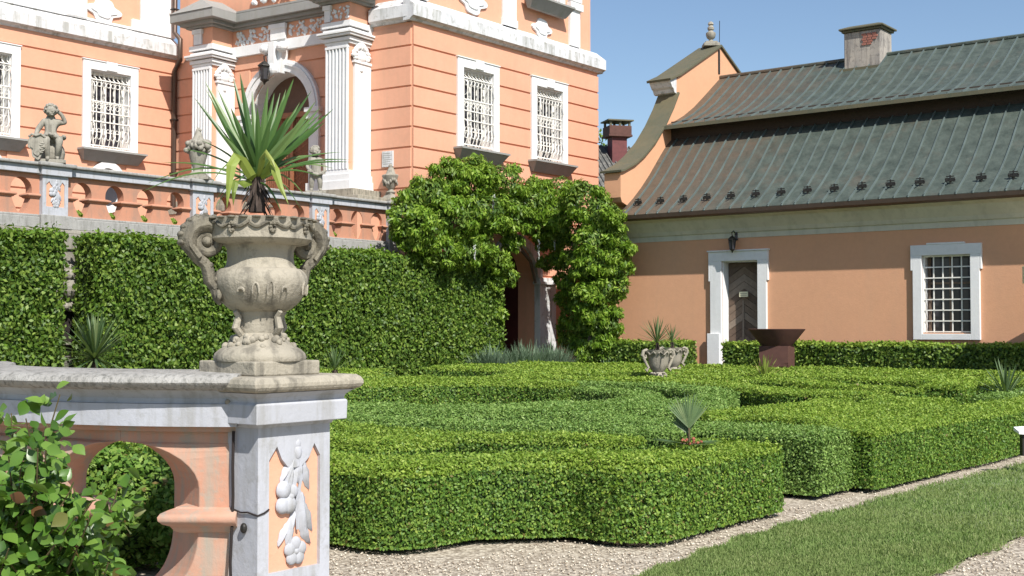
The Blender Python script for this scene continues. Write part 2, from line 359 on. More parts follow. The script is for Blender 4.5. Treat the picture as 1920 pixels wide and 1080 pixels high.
def blade(mb, p, d, L, w, droop=.2, seg=6, fold=.25, up=(0, 0, 1), f=None):
    p = Vector(p); d = Vector(d).normalized(); rings = []
    s = d.cross(Vector(up)); s = s.normalized() if s.length > 1e-3 else Vector((1, 0, 0))
    pts = [p.copy()]; dd = d.copy()
    for i in range(seg): dd = (dd + Vector((0, 0, -droop / seg))).normalized(); pts.append(pts[-1] + dd * L / seg)
    for i, q in enumerate(pts):
        t = i / seg; ww = w * (.45 + 1.3 * t - 1.73 * t * t * t) * .5 if t < 1 else w * .01; ww = max(ww, w * .01)
        nn = s.cross(dd).normalized(); rings.append([tuple(q - s * ww), tuple(q - nn * ww * fold), tuple(q + s * ww)])
    mb.loft(rings, False, f, close=False)

# ------------------------------------------------------------------ frames of the place
FW = frame(-2.11, 26.36, 51.95)       # wing front : x right/away, y into the wall
FP = frame(-8.23, 30.30, -32.77)      # portal wall
FL = frame(-8.23, 30.30, 51.95)       # left wall (x negative = left)
FT = frame(-8.0, 19.5, 51.95)         # terrace balustrade line
FO = frame(2.61, 27.70, -38.05)       # outbuilding front
FG = frame(-.958, 4.72, 51.95)        # foreground pier
UU = np.array([.616, .787]); NN = np.array([.787, -.616]); PA = np.array([.72, 6.71])
def ab(a, b): return tuple(PA + UU * a - NN * b)
def at(px, py, Y):                    # point seen at a pixel of the 1920 picture at forward distance Y
    return Vector(((px - 960) / 2338 * Y, Y, 1.2 + (612 - py) / 2338 * Y))

# ------------------------------------------------------------------ ground
g = MB(); g.add([(-150, -60, -.02), (150, -60, -.02), (150, 240, -.02), (-150, 240, -.02)], [(0, 1, 2, 3)])
tag(g.build('ground', 'lawn'), None, None, None, 'structure')
def sheet(name, pts, z, m):
    b = MB(); b.add([(x, y, z) for x, y in pts], [tuple(range(len(pts)))]); return tag(b.build(name, m), None, None, None, 'structure')
sheet('gravel_path', [ab(-6, -9), ab(30, -9), ab(30, 13.6), ab(-6, 13.6)], -.008, 'gravel')
sheet('garden_bed', [ab(.1, .1), ab(2.4, .35), ab(16.5, .2), ab(16.5, 13.2), ab(-.7, 13.2), ab(-.7, 1.2), ab(-.2, 1.2)], -.002, 'soil')
LA = [(.70, 6.06), (1.25, 6.95), (1.94, 7.84), (3.1, 9.3), (4.46, 10.87), (9, 16.2), (14, 22)]
LB = [(1.75, 5.7), (2.02, 6.06), (2.97, 7.23), (4.6, 9.2), (8, 13.3), (12, 18), (17, 23.9)]
LA = [(.1, 5.2)] + LA; LB = [(1.2, 5.05)] + LB
lb = MB()
ns = 60; la = [(np.interp(t, np.linspace(0, 1, len(LA)), [p[0] for p in LA]), np.interp(t, np.linspace(0, 1, len(LA)), [p[1] for p in LA])) for t in np.linspace(0, 1, ns)]
lbb = [(np.interp(t, np.linspace(0, 1, len(LB)), [p[0] for p in LB]), np.interp(t, np.linspace(0, 1, len(LB)), [p[1] for p in LB])) for t in np.linspace(0, 1, ns)]
lb.loft([[(a[0], a[1], .012), (b[0], b[1], .012)] for a, b in zip(la, lbb)], False, close=False)
tag(lb.build('lawn', 'lawn'), None, None, None, 'structure')
# grass blades
n = 150000; t = rng.beta(1.0, 2.6, n); s = rng.uniform(-.02, 1.02, n); la_, lb_ = np.array(la), np.array(lbb); ti = t * (ns - 1)
a_ = np.stack([np.interp(ti, np.arange(ns), la_[:, k]) for k in (0, 1)], 1); b_ = np.stack([np.interp(ti, np.arange(ns), lb_[:, k]) for k in (0, 1)], 1)
ed = rng.normal(0, .012, n); c = a_ + (b_ - a_) * (s + ed + np.where(s < .5, -1, 1) * .02 * np.sin(t * 90) * (np.abs(s - .5) > .45))[:, None]; dist = np.hypot(c[:, 0], c[:, 1])
c = c[dist < 22]; n = len(c); dist = np.hypot(c[:, 0], c[:, 1])
C = np.column_stack([c, np.full(n, .012)]); d = unit(rng.normal(0, .55, (n, 3)) + np.array([0, 0, .9])); sd_ = unit(np.cross(d, rng.normal(0, 1, (n, 3))))
Lg = (np.maximum(.022, .0022 * dist) * rng.uniform(.6, 1.4, n))[:, None]; wv = sd_ * Lg * .13
V = np.stack([C - wv, C + wv, C + d * Lg + wv * .3, C + d * Lg - wv * .3], 1).reshape(-1, 3)
tag(qmesh('grass', V, np.arange(4 * n).reshape(n, 4), np.zeros(n), ['blade']), 'short mown green grass of the strip between two gravel paths', 'grass', None, 'stuff')
# loose pebbles on the near gravel
n = 42000; c = np.column_stack([rng.uniform(-1.4, 5, n), rng.uniform(5.2, 12, n)]); keep = rng.uniform(0, 1, n) < (6 / c[:, 1]) ** 2.0; c = c[keep]
rel = c - PA; aa = rel @ UU; bb = -(rel @ NN)
ok = ((bb < .1) | (aa < -.9) | ((aa < 0) & (bb < .6))) ; c = c[ok]
ta = np.array([np.interp(y, [p[1] for p in LA], [p[0] for p in LA]) for y in c[:, 1]]); tb = np.array([np.interp(y, [p[1] for p in LB], [p[0] for p in LB]) for y in c[:, 1]])
c = c[(c[:, 0] < ta + .02) | (c[:, 0] > tb - .02)]; n = len(c)
r = rng.uniform(.003, .0085, n)[:, None]; base = np.array([[1, 0, 0], [0, 1, 0], [-1, 0, 0], [0, -1, 0], [0, 0, .8], [0, 0, -.8]], float)
ang = rng.uniform(0, 6.28, n); ca, sa = np.cos(ang), np.sin(ang)
V = np.stack([np.stack([(b[0] * ca * 1.3 - b[1] * sa), (b[0] * sa * 1.3 + b[1] * ca), np.full(n, b[2])], 1) * r for b in base], 1) + np.column_stack([c, np.full(n, .0)])[:, None, :]
T = np.array([[0, 1, 4], [1, 2, 4], [2, 3, 4], [3, 0, 4], [1, 0, 5], [2, 1, 5], [3, 2, 5], [0, 3, 5]])
Q = (np.arange(n)[:, None, None] * 6 + T[None]).reshape(-1, 3)
tag(qmesh('gravel_stones', V.reshape(-1, 3), Q, np.zeros(len(Q)), ['pebble'], None, 3), 'loose pale pebbles lying on the gravel path in front of the box hedges', 'gravel', None, 'stuff')

# ------------------------------------------------------------------ walls with openings
def solid_wall(mb, x0, x1, z0, z1, y0, y1, ops):
    """ops: (xa, xb, za, zb); builds boxes round the openings, columns side by side"""
    xs = sorted({x0, x1} | {o[0] for o in ops} | {o[1] for o in ops}); xs = [x for x in xs if x0 <= x <= x1]
    for a, b in zip(xs[:-1], xs[1:]):
        cuts = sorted([(o[2], o[3]) for o in ops if o[0] < (a + b) / 2 < o[1]]); z = z0
        for c0, c1 in cuts:
            if c0 > z: mb.box(a, b, y0, y1, z, c0)
            z = max(z, c1)
        if z < z1: mb.box(a, b, y0, y1, z, z1)
def courses(mb, x0, x1, zt, step, k, gap, d, ops, arches=()):
    for i in range(k):
        zb, za = zt - step * (i + 1) + gap, zt - step * i; cut = []
        for o in ops:
            if o[2] < za - .01 and o[3] > zb + .01: cut.append((o[0], o[1]))
        for xc, r, zs in arches:
            zm = zb
            if zm > zs:
                if zm - zs < r: hw = math.sqrt(r * r - (zm - zs) ** 2); cut.append((xc - hw, xc + hw))
            else: cut.append((xc - r, xc + r))
        cut.sort(); x = x0
        for a, b in cut:
            if a > x + .02: mb.box(x, a, -d, .012, zb, za)
            x = max(x, b)
        if x < x1 - .02: mb.box(x, x1, -d, .012, zb, za)
def arch_fill(mb, xc, r, zs, zt, y0, y1, n=18):
    for i in range(n):
        a0, a1 = math.pi - math.pi * i / n, math.pi - math.pi * (i + 1) / n
        p0, p1 = (xc + r * math.cos(a0), zs + r * math.sin(a0)), (xc + r * math.cos(a1), zs + r * math.sin(a1))
        mb.prism([p0, p1, (p1[0], zt), (p0[0], zt)], y0, y1)
def arch_ring(mb, xc, r0, r1, zs, y0, y1, n=24, a0=math.pi, a1=0):
    for i in range(n):
        t0, t1 = a0 + (a1 - a0) * i / n, a0 + (a1 - a0) * (i + 1) / n
        mb.prism([(xc + r0 * math.cos(t0), zs + r0 * math.sin(t0)), (xc + r1 * math.cos(t0), zs + r1 * math.sin(t0)),
                  (xc + r1 * math.cos(t1), zs + r1 * math.sin(t1)), (xc + r0 * math.cos(t1), zs + r0 * math.sin(t1))], y0, y1)

castle = thing('castle', 'big salmon baroque castle with white cornice, barred windows and arched portal behind the terrace', 'castle', (-2.11, 26.36, 0), 51.95)
def castle_window(F, xc, z0, z1, w=1.07, fw=.20, upper=False):
    """opening w wide from z0 to z1, with frame, sill, grille and casement"""
    h = w / 2; fr = MB(F); t = .075
    fr.box(xc - h - fw, xc - h, -t, .0, z0 - .05, z1 + fw); fr.box(xc + h, xc + h + fw, -t, .0, z0 - .05, z1 + fw)
    fr.box(xc - h, xc + h, -t, .0, z1, z1 + fw)
    fr.box(xc - h, xc + h, -t, .0, z0 - .05, z0)
    fr.box(xc - .14, xc + .14, -t - .035, -t, z1 + .02, z1 + fw + .03)
    fr.box(xc - h - fw - .02, xc - .14, -t - .02, 0.004, z1 + fw, z1 + fw + .025); fr.box(xc + .14, xc + h + fw + .02, -t - .02, 0.004, z1 + fw, z1 + fw + .025)
    fr.box(xc - h - .001, xc - h + .015, 0, .30, z0, z1); fr.box(xc + h - .015, xc + h + .001, 0, .30, z0, z1); fr.box(xc - h + .015, xc + h - .015, 0, .3, z1 - .015, z1 + .001)
    fo = fr.build('window', 'white', castle, .006)
    s = MB(F); b = z0 - .05; x0, x1 = xc - h - fw - .12, xc + h + fw + .12
    s.box(x0, x1, -.30, .0, b - .045, b - .002)
    vs = [(x0 + .02, -.28, b - .046), (x1 - .02, -.28, b - .046), (x1 - .02, .0, b - .046), (x0 + .02, 0, b - .046), (x0 + .13, -.1, b - .27), (x1 - .13, -.1, b - .27), (x1 - .13, 0, b - .27), (x0 + .13, 0, b - .27)]
    s.add(vs, [(0, 1, 2, 3), (7, 6, 5, 4), (0, 4, 5, 1), (1, 5, 6, 2), (2, 6, 7, 3), (3, 7, 4, 0)])
    s.build('sill', 'grey_soffit', fo)
    gl = MB(F); gl.box(xc - h, xc + h, .26, .28, z0, z1); gl.build('pane', 'glass', fo)
    ca = MB(F); zc = z0 + (z1 - z0) * .62
    for xx in (xc - h + .04, xc, xc + h - .04): ca.box(xx - .035, xx + .035, .215, .255, z0, z1)
    for zz in (z0 + .035, zc, z1 - .035): ca.box(xc - h, xc + h, .22, .252, zz - .03, zz + .03)
    for xx in (xc - h / 2, xc + h / 2): ca.box(xx - .012, xx + .012, .23, .25, z0, z1)
    for zz in (z0 + .42, z1 - .3): ca.box(xc - h, xc + h, .231, .249, zz - .012, zz + .012)
    ca.build('casement', 'iron_white', fo)
    if upper: return
    gr = MB(F); nb = 9; H = z1 - z0; r = .012; yb = -.03
    bars = [xc - h + .05 + (w - .1) * i / (nb - 1) for i in range(nb)]
    for x in bars:
        bulge = [(x, .07, z1 - .12), (x, yb, z1 - .2), (x, yb, z0 + H * .3), (x, yb - .03, z0 + H * .15), (x, .05, z0 + .03)]
        gr.tube(bulge, r, 5); gr.ell((x, .05, z1 - .09), (.014, .014, .05), 5, 4)
    for zz in (z0 + .05, z0 + H * .34, z0 + H * .46, z0 + H * .60, z1 - .22):
        gr.box(xc - h + .02, xc + h - .02, yb - .022, yb + .01, zz - .013, zz + .013)
    for i in range(nb - 1):
        x = (bars[i] + bars[i + 1]) / 2; rr = (bars[1] - bars[0]) / 2 - .004
        for zc_, rx, rz in ((z0 + H * .53, rr * .8, .05), (z0 + H * .18, rr, .13), (z1 - .32, rr * .9, .055)):
            gr.tube([(x + rx * math.cos(a), yb - .015, zc_ + rz * math.sin(a)) for a in np.linspace(0, 2 * math.pi, 11)], .008, 4)
    for sgn in (-1, 1):   # big scrolls standing out of the cage sides
        for zc_ in (z0 + H * .25, z0 + H * .75):
            gr.tube([(xc + sgn * (h - .05), yb - .02 - .10 * math.sin(a), zc_ + .17 * math.cos(a)) for a in np.linspace(0, math.pi, 9)], .009, 4)
    gr.build('grille', 'iron_white', fo)

OPW = [(1.60, 2.67, 5.21, 6.97), (4.31, 5.38, 5.21, 6.97)]
body = MB(FW)
UP = [(4.2, 5.27, 9.12, 10.9)]
solid_wall(body, 0, 6.98, 3.3, 7.74, 0, .5, OPW)
solid_wall(body, 0, 6.98, 0, 3.3, 0, .5, [(2.7, 4.3, 0, 3.3)])
arch_fill(body, 3.5, .8, 2.35, 3.3, 0, .5)
solid_wall(body, .12, 6.84, 8.04, 12.5, .12, .6, UP)
body.box(6.5, 6.98, .5, 9, 0, 7.74); body.box(6.3, 6.84, .6, 9, 8.04, 12.5); body.box(0, 6.98, .3, 9, 7.74, 8.03)
body.box(.5, 6.5, 3.0, 3.2, 0, 12)
p = MB(FP); OPP = [(2.6, 4.44, 4.1, 6.1)]
solid_wall(p, 0, 7.25, 0, 6.1, 0.001, .5, OPP); solid_wall(p, 0, 2.6, 6.1, 7.74, 0.001, .5, []); solid_wall(p, 4.44, 7.25, 6.1, 7.74, .001, .5, [])
arch_fill(p, 3.52, .92, 6.1, 7.74, .001, .5); p.box(0, 7.12, .14, .6, 7.74, 12.5)
l = MB(FL); OPL = [(-2.37, -1.30, 5.31, 7.10), (-5.38, -4.31, 5.31, 7.10), (-8.4, -7.33, 5.31, 7.1)]
OV = [(-1.9, 4.42), (-4.9, 4.42)]
solid_wall(l, -11, 0, 0, 7.74, 0, .5, OPL); solid_wall(l, -11, 0, 8.04, 12.5, .12, .6, [(-2.9, -1.8, 8.95, 10.8), (-5.9, -4.8, 8.95, 10.8)]); l.box(-11, 0, .1, .5, 7.74, 8.04)
l.box(-11, -10.5, .6, 9, 0, 12.5)
body.v += []; 
for q in (p, l): n0 = len(body.v); body.v += q.v; body.q += [tuple(n0 + i for i in f) for f in q.q]
body.build('wall', 'peach', castle)
cr = MB(FW); fr = .24
courses(cr, 0, 6.98, 7.60, .435, 13, .038, .035, [(a - .205, b + .205, c - .1, d + .225) for a, b, c, d in OPW], [(3.5, 1.0, 2.35)])
q = MB(FP); courses(q, 0, 7.25, 7.60, .435, 10, .038, .035, [(1.4, 2.05, 3, 7.7), (5.48, 6.13, 3, 7.7)], [(3.52, 1.19, 6.1)]); n0 = len(cr.v); cr.v += q.v; cr.q += [tuple(n0 + i for i in f) for f in q.q]
q = MB(FL); courses(q, -11, -.0, 7.76, .445, 13, .038, .035, [(a - .205, b + .205, c - .1, d + .225) for a, b, c, d in OPL] + [(x - .52, x + .52, 3.75, 5.0) for x, z in OV]); n0 = len(cr.v); cr.v += q.v; cr.q += [tuple(n0 + i for i in f) for f in q.q]
cr.build('rusticated_courses', 'peach', castle, .006)
for a, b, c, d in OPW: castle_window(FW, (a + b) / 2, c, d)
for a, b, c, d in OPL[:2]: castle_window(FL, (a + b) / 2, c, d)
for a, b, c, d in UP: castle_window(FW, (a + b) / 2, c, d, upper=True)
# oval basement windows of the left wall
for x, z in OV:
    o = MB(FL); outer = [(x + .50 * math.cos(a), z + .60 * math.sin(a)) for a in np.linspace(0, 2 * math.pi, 33)[:-1]]; inner = [(x + .34 * math.cos(a), z + .44 * math.sin(a)) for a in np.linspace(0, 2 * math.pi, 33)[:-1]]
    o.prism(outer, -.09, .01, [inner]); ow = o.build('oval_window', 'white', castle)
    k = MB(FL); k.prism(inner, -.02, .0); k.build('pane', 'glass', ow)
# string cornice
def cornice(F, x0, x1, name='cornice'):
    c = MB(F); prof = [(0.0, 7.70), (-.06, 7.70), (-.09, 7.74), (-.17, 7.78), (-.17, 8.03), (-.13, 8.06), (.13, 8.26), (.13, 7.70)]
    c.prism_x(prof, x0, x1); c.build(name, 'white_dirty', castle)
cornice(FW, -.17, 7.13); cornice(FL, -11, -.0)
q = MB(FP); q.prism_x([(0.02, 7.70), (-.06, 7.70), (-.09, 7.74), (-.17, 7.78), (-.17, 8.03), (-.13, 8.06), (.14, 8.26), (.14, 7.70)], 6.2, 7.27); q.build('cornice', 'white_dirty', castle)
# upper storey pilasters, cartouches
def pilaster(F, x0, x1, z0, z1, y0, m='white', dy=.07):
    b = MB(F); b.box(x0, x1, y0 - dy, y0, z0, z1); b.box(x0 - .03, x1 + .03, y0 - dy - .02, y0 - .001, z0, z0 + .18); return b.build('pilaster', m, castle, .006)
for x0, x1 in ((.15, .5), (3.18, 3.67)): pilaster(FW, x0, x1, 8.24, 12.4, .12)
b = MB(FW); b.box(5.86, 6.28, .04, .12, 8.24, 9.15); b.box(5.80, 6.34, -.02, .12, 9.15, 9.33); b.box(5.83, 6.31, .0, .12, 9.36, 9.48); b.box(5.88, 6.26, .04, .12, 9.5, 12.4); b.build('pilaster', 'white', castle, .006)
def cartouche(F, xc, zc, s, y):
    b = MB(F); pts = []
    for i in range(40):
        a = 2 * math.pi * i / 40; r = 1 + .14 * math.cos(4 * a) + .10 * math.cos(6 * a + .4); pts.append((xc + s * 1.1 * r * math.cos(a), zc + s * .75 * r * math.sin(a)))
    b.prism(pts, y - .05, y + .001); b.prism([(xc + (px - xc) * .72, zc + (pz - zc) * .62) for px, pz in pts], y - .075, y - .05); return b.build('cartouche', 'white', castle, .01)
cartouche(FW, 4.72, 8.44, .30, .12); cartouche(FW, 2.1, 8.58, .38, .12); cartouche(FL, -1.95, 8.55, .36, .12); cartouche(FL, -5.1, 8.55, .36, .12)
# left upper wall: white lesenes and bands round the orange panels
b = MB(FL)
b.box(-.95, 0, .06, .12, 8.24, 12.4); b.box(-4.05, -2.4, .06, .12, 8.24, 12.4); b.box(-7.2, -6.2, .06, .12, 8.24, 12.4)
b.box(-3.2, -.95, .06, .12, 8.24, 8.30); b.box(-11, -4.05, .06, .12, 8.24, 8.3)
b.box(-4.3, -2.95, .03, .12, 8.235, 8.5); b.box(-1.2, .02, .03, .12, 8.235, 8.5)
b.build('wall_panel_frame', 'white', castle, .008)

# ---- portal
pt = MB(FP)
arch_ring(pt, 3.52, .92, 1.19, 6.1, -.10, .02); arch_ring(pt, 3.52, 1.06, 1.13, 6.1, -.13, -.099)
for x0, x1 in ((2.33, 2.62), (4.43, 4.72)):
    pt.box(x0, x1, -.10, .02, 4.1, 5.85); pt.box(x0 - .05, x1 + .05, -.15, .02, 5.85, 5.93); pt.box(x0 - .02, x1 + .02, -.12, .02, 5.93, 6.0); pt.box(x0 - .07, x1 + .07, -.18, .02, 6.0, 6.1)
pt.box(2.28, 2.67, -.14, .02, 4.1, 4.4); pt.box(4.38, 4.77, -.14, .02, 4.1, 4.4)
for s_ in (2.605, 4.435): pt.box(s_ - .012, s_ + .012, .02, .5, 4.1, 6.1)
n = 20
for i in range(n):
    a0, a1 = math.pi * i / n, math.pi * (i + 1) / n
    pt.prism([(3.52 + .89 * math.cos(a0), 6.1 + .89 * math.sin(a0)), (3.52 + .916 * math.cos(a0), 6.1 + .916 * math.sin(a0)), (3.52 + .916 * math.cos(a1), 6.1 + .916 * math.sin(a1)), (3.52 + .89 * math.cos(a1), 6.1 + .89 * math.sin(a1))], .021, .44)
portal = pt.build('portal_surround', 'white', castle, .004)
k = MB(FP); k.prism([(3.36, 6.95), (3.68, 6.95), (3.80, 7.62), (3.24, 7.62)], -.26, -.05)
k.ell((3.27, -.28, 7.52), (.15, .12, .12)); k.ell((3.78, -.28, 7.52), (.15, .12, .12)); k.box(3.42, 3.62, -.36, -.2, 7.1, 7.66); k.ell((3.52, -.3, 7.05), (.12, .1, .15))
k.build('keystone', 'white', portal, .01)
d = MB(FP); d.box(2.6, 4.44, .42, .46, 4.1, 7.03); d.build('door_panel', 'wood_red', portal)
d = MB(FP); d.box(2.6, 4.44, .40, .419, 6.12, 7.04); d.build('fanlight', 'curtain', portal)
d = MB(FP); d.box(2.6, 4.44, .3, .42, 6.02, 6.14); d.box(3.48, 3.56, .33, .42, 4.1, 6.02)
for i in range(13):
    x = 2.7 + i * .065
    for s_ in (0, .86): d.tube([(x + s_, .38, 4.2), (x + s_ + .0, .38, 6.0)], .008, 4)
for i in range(9):
    z = 4.2 + i * .2
    for s_ in (2.66, 3.58): d.tube([(s_, .37, z), (s_ + .4, .37, z + .2), (s_ + .8, .37, z)], .008, 4)
d.build('door_lattice', 'wood_red', portal)
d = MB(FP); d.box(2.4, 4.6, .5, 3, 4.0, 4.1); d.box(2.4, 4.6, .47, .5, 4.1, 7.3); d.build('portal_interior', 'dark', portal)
def lantern(F, x, y, z, s, parent=None, name='lantern'):
    b = MB(F); b.tube([(x, y + .28 * s, z + .30 * s), (x, y + .1 * s, z + .42 * s), (x, y - .02 * s, z + .36 * s), (x, y, z + .24 * s)], .018 * s, 6)
    b.lathe([(.02 * s, z + .25 * s), (.07 * s, z + .22 * s), (.16 * s, z + .14 * s), (.17 * s, z + .12 * s), (.15 * s, z + .115 * s)], x, y, 6)
    b.lathe([(.10 * s, z - .22 * s), (.11 * s, z - .2 * s), (.04 * s, z - .26 * s), (.01, z - .32 * s)], x, y, 6)
    for i in range(6):
        a = i * math.pi / 3; b.tube([(x + .14 * s * math.cos(a), y + .14 * s * math.sin(a), z + .12 * s), (x + .10 * s * math.cos(a), y + .10 * s * math.sin(a), z - .2 * s)], .01 * s, 4)
    return b
la1 = thing('lantern', 'dark iron lantern hanging below the white keystone of the arched portal', 'lantern', (-5.4, 28.2, 7.0))
lantern(FP, 3.38, -.42, 6.98, .95).build('lantern_cage', 'iron', la1)
b = MB(FP); b.lathe([(.075, 6.80), (.11, 7.08)], 3.38, -.42, 6); b.build('lantern_glass', 'glass', la1)
# piers of the portal: fluted front face, smooth side face with shell
def portal_pier(x0, x1):
    z0, z1, y0 = 4.1, 7.5, -.7; b = MB(FP); b.box(x0 + .02, x1 - .02, y0 + .02, 0, z0, z1); core = b.build('portal_pier', 'peach', castle)
    f = MB(FP); n = 6; w = (x1 - x0 - .02)
    f.box(x0 + .02, x1 - .03, y0 - .015, y0 + .02, z0 + .42, z1 - .26)
    for i in range(n + 1):
        xx = x0 + .03 + (w - .05) * i / n; f.box(xx - .017, xx + .017, y0 - .055, y0 - .015, z0 + .45, z1 - .36)
    f.box(x0 + .0, x1 - .02, y0 - .06, y0 + .02, z1 - .36, z1 - .30)
    # side face (facing right): smooth shaft with shell head
    f.box(x1 - .02, x1 + .045, y0 + .14, -.02, z0 + .42, z1 - .62); f.box(x1 - .02, x1 + .07, y0 + .10, 0.0, z1 - .66, z1 - .60)
    for zz, o in ((z0, .12), (z0 + .2, .09), (z0 + .34, .05)): f.box(x0 - o, x1 + o, y0 - o, 0, zz, zz + (.2 if zz == z0 else .14 if o == .09 else .08))
    f.build('fluting', 'white', core, .005)
    c = MB(FP); 
    for zz, h, o in ((z1 - .26, .06, .03), (z1 - .20, .08, .07), (z1 - .10, .05, .13), (z1 - .05, .05, .16)): c.box(x0 - o, x1 + o, y0 - o, 0, zz, zz + h - .004)
    c.build('capital', 'white', core, .005)
    s = MB(FP)
    for i in range(9):
        a = math.pi * (i / 8) ; s.ell((x1 + .045, -.36 + .22 * math.cos(a), z1 - .5 + .22 * math.sin(a)), (.06, .055, .10), 8, 6, rot=Matrix.Rotation(math.pi / 2 - a, 3, 'X'))
    s.ell((x1 + .05, -.36, z1 - .5), (.05, .17, .13), 10, 6)
    for s_ in (-1, 1): s.ell((x1 + .05, -.36 + s_ * .2, z1 - .55), (.05, .07, .06), 8, 6)
    s.ell((x1 + .05, -.36, z1 - .8), (.03, .05, .04), 8, 6)
    s.build('shell_ornament', 'white', core)
portal_pier(1.40, 2.01); portal_pier(5.48, 6.12)
# entablature
e = MB(FP); e.box(1.2, 6.2, -.12, .0, 7.50, 7.74)
for x0, x1 in ((1.34, 2.07), (5.42, 6.18)): e.box(x0, x1, -.76, -.12, 7.50, 7.56); e.box(x0 - .02, x1 + .02, -.78, -.12, 7.60, 7.72)
en = e.build('entablature', 'white', castle, .005)
e = MB(FP); e.box(1.2, 6.2, -.08, .0, 7.74, 8.12)
for x0, x1 in ((1.38, 2.03), (5.46, 6.14)): e.box(x0, x1, -.72, -.08, 7.72, 8.12)
e.build('frieze', 'peach', en)
e = MB(FP)
def stucco(x0, x1, y, z0, z1, k):
    for i in range(k):
        x = x0 + (x1 - x0) * random.random(); z = z0 + (z1 - z0) * random.random(); e.ell((x, y, z), (random.uniform(.02, .06), .025, random.uniform(.02, .05)), 7, 5, rot=Matrix.Rotation(random.random() * 3, 3, 'Y'))
for a_ in ((2.15, 3.2, -.09, 7.78, 8.08, 70), (3.85, 5.3, -.09, 7.78, 8.08, 90), (5.5, 6.1, -.73, 7.78, 8.05, 28)): e = MB(FP); stucco(*a_); e.build('frieze_ornament', 'white', en)
e = MB(FP)
for x0, x1, y in ((1.45, 1.7, -.76), (3.3, 3.75, -.16), (5.46, 5.62, -.76), (5.2, 5.44, -.12)): e = MB(FP); e.box(x0, x1, y, y + .06, 7.745, 8.11); e.box(x0 - .03, x1 + .03, y - .03, y + .05, 8.0, 8.1); e.build('frieze_block', 'white', en)
e = MB(FP)
for y, z0, z1 in ((-.16, 8.12, 8.17), (-.24, 8.17, 8.25), (-.34, 8.25, 8.45)): e.box(1.1, 6.25, y, 0, z0, z1 - .003)
for x0, x1 in ((1.3, 2.1), (5.4, 6.2)):
    for o, z0, z1 in ((.04, 8.123, 8.173), (.14, 8.173, 8.253), (.30, 8.253, 8.453)): e.box(x0 - o, x1 + (o if x1 < 3 else min(o, .3)), -.78 - o, -.1, z0, z1)
e.build('upper_cornice', 'grey_soffit', en, .006)
e = MB(FP)
for x0, x1 in ((1.0, 2.4), (5.1, 6.5)):
    xm = (x0 + x1) / 2; e.add([(x0, -1.1, 8.455), (x1, -1.1, 8.455), (x1, -.1, 8.455), (x0, -.1, 8.455), (xm, -.75, 8.80), (xm, -.1, 8.85)], [(0, 1, 4), (1, 2, 5, 4), (0, 4, 5, 3), (2, 3, 5), (3, 2, 1, 0)])
e.box(2.4, 5.1, -.34, 0, 8.455, 8.5)
e.build('lead_flashing', 'grey_soffit', en)
e = MB(FP)
for i in range(60): e.ell((random.uniform(2.6, 5.0), .02, random.uniform(8.75, 9.1)), (random.uniform(.05, .12), .06, random.uniform(.04, .09)), 7, 5, rot=Matrix.Rotation(random.random() * 3, 3, 'Y'))
e.box(2.5, 5.1, .0, .14, 8.5, 8.62)
e.build('stucco_relief', 'white', castle)
# basement arch in the wing
pt = MB(FW); arch_ring(pt, 3.5, .8, 1.0, 2.35, -.10, .02)
for x0, x1 in ((2.35, 2.7), (4.3, 4.95)):
    pt.box(x0, x1, -.16, .02, 0, 2.2); pt.box(x0 - .05, x1 + .05, -.22, .02, 2.2, 2.27); pt.box(x0 - .02, x1 + .02, -.18, .02, 2.27, 2.36)
pt.build('basement_arch', 'white_dirty', castle, .006)
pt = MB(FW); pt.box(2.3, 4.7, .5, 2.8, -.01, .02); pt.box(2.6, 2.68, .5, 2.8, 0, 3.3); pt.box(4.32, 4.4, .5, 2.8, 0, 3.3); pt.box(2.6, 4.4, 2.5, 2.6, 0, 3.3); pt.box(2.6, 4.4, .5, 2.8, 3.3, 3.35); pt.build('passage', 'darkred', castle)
# plaque
pq = thing('wall_plaque', 'small pale square plaque on the salmon wall above the urn', 'plaque', tuple(FP @ Vector((6.65, 0, 4.9))))
b = MB(FP); b.box(6.50, 6.80, -.065, -.036, 4.62, 4.96); b.build('plate', 'white_dirty', pq, .004)
b = MB(FP)
for i in range(6): b.box(6.53, 6.77 - .04 * (i % 2), -.068, -.0655, 4.68 + i * .045, 4.69 + i * .045)
b.build('engraving', 'grey_soffit', pq)
# drain pipe
b = MB(FL); b.tube([(-.1, -.1, 12), (-.1, -.1, 8.35), (-.1, -.32, 8.15), (-.1, -.32, 7.65), (-.1, -.1, 7.4), (-.1, -.1, 2.9)], .062, 10)
dp = b.build('drain_pipe', 'pipe', None, 0, True); tag(dp, 'dark brown drain pipe running down the inner corner of the castle', 'drain pipe')
b = MB(FL)
for z in (3.6, 4.9, 6.2, 8.9): b.box(-.18, -.02, -.17, -.02, z, z + .03)
b.build('pipe_bracket', 'iron', dp)

# ------------------------------------------------------------------ terrace
te = MB(FT); te.box(-6, 9.1, .3, .5, 0, 2.8)
te.add([(-6, .3, 2.8), (9.2, .3, 2.8), (9.2, 4, 2.8), (8, 9.5, 2.8), (-6, 9.5, 2.8)], [(0, 1, 2, 3, 4)])
tag(te.build('terrace_floor', 'wall_stone'), None, None, None, 'structure')
st = MB(FP)
st.box(1.1, 6.45, -.95, .0, 3.93, 4.1); st.box(1.0, 6.75, -1.15, -.001, 3.78, 3.929); st.box(2.4, 4.8, -1.5, -1.151, 2.8, 3.55); st.box(2.4, 4.8, -1.85, -1.501, 2.8, 3.2)
q = MB(FP); q.box(1.05, 6.7, -1.12, -.002, 2.8, 3.779); q.build('portal_plinth', 'peach', castle)
tag(st.build('stone_steps', 'stone', None, .01), 'pale stone steps rising to the arched castle portal', 'steps')
rw = thing('retaining_wall', 'dark stone retaining wall below the terrace balustrade behind the tall hedge', 'wall', tuple(FT @ Vector((0, 0, 0))), 51.95)
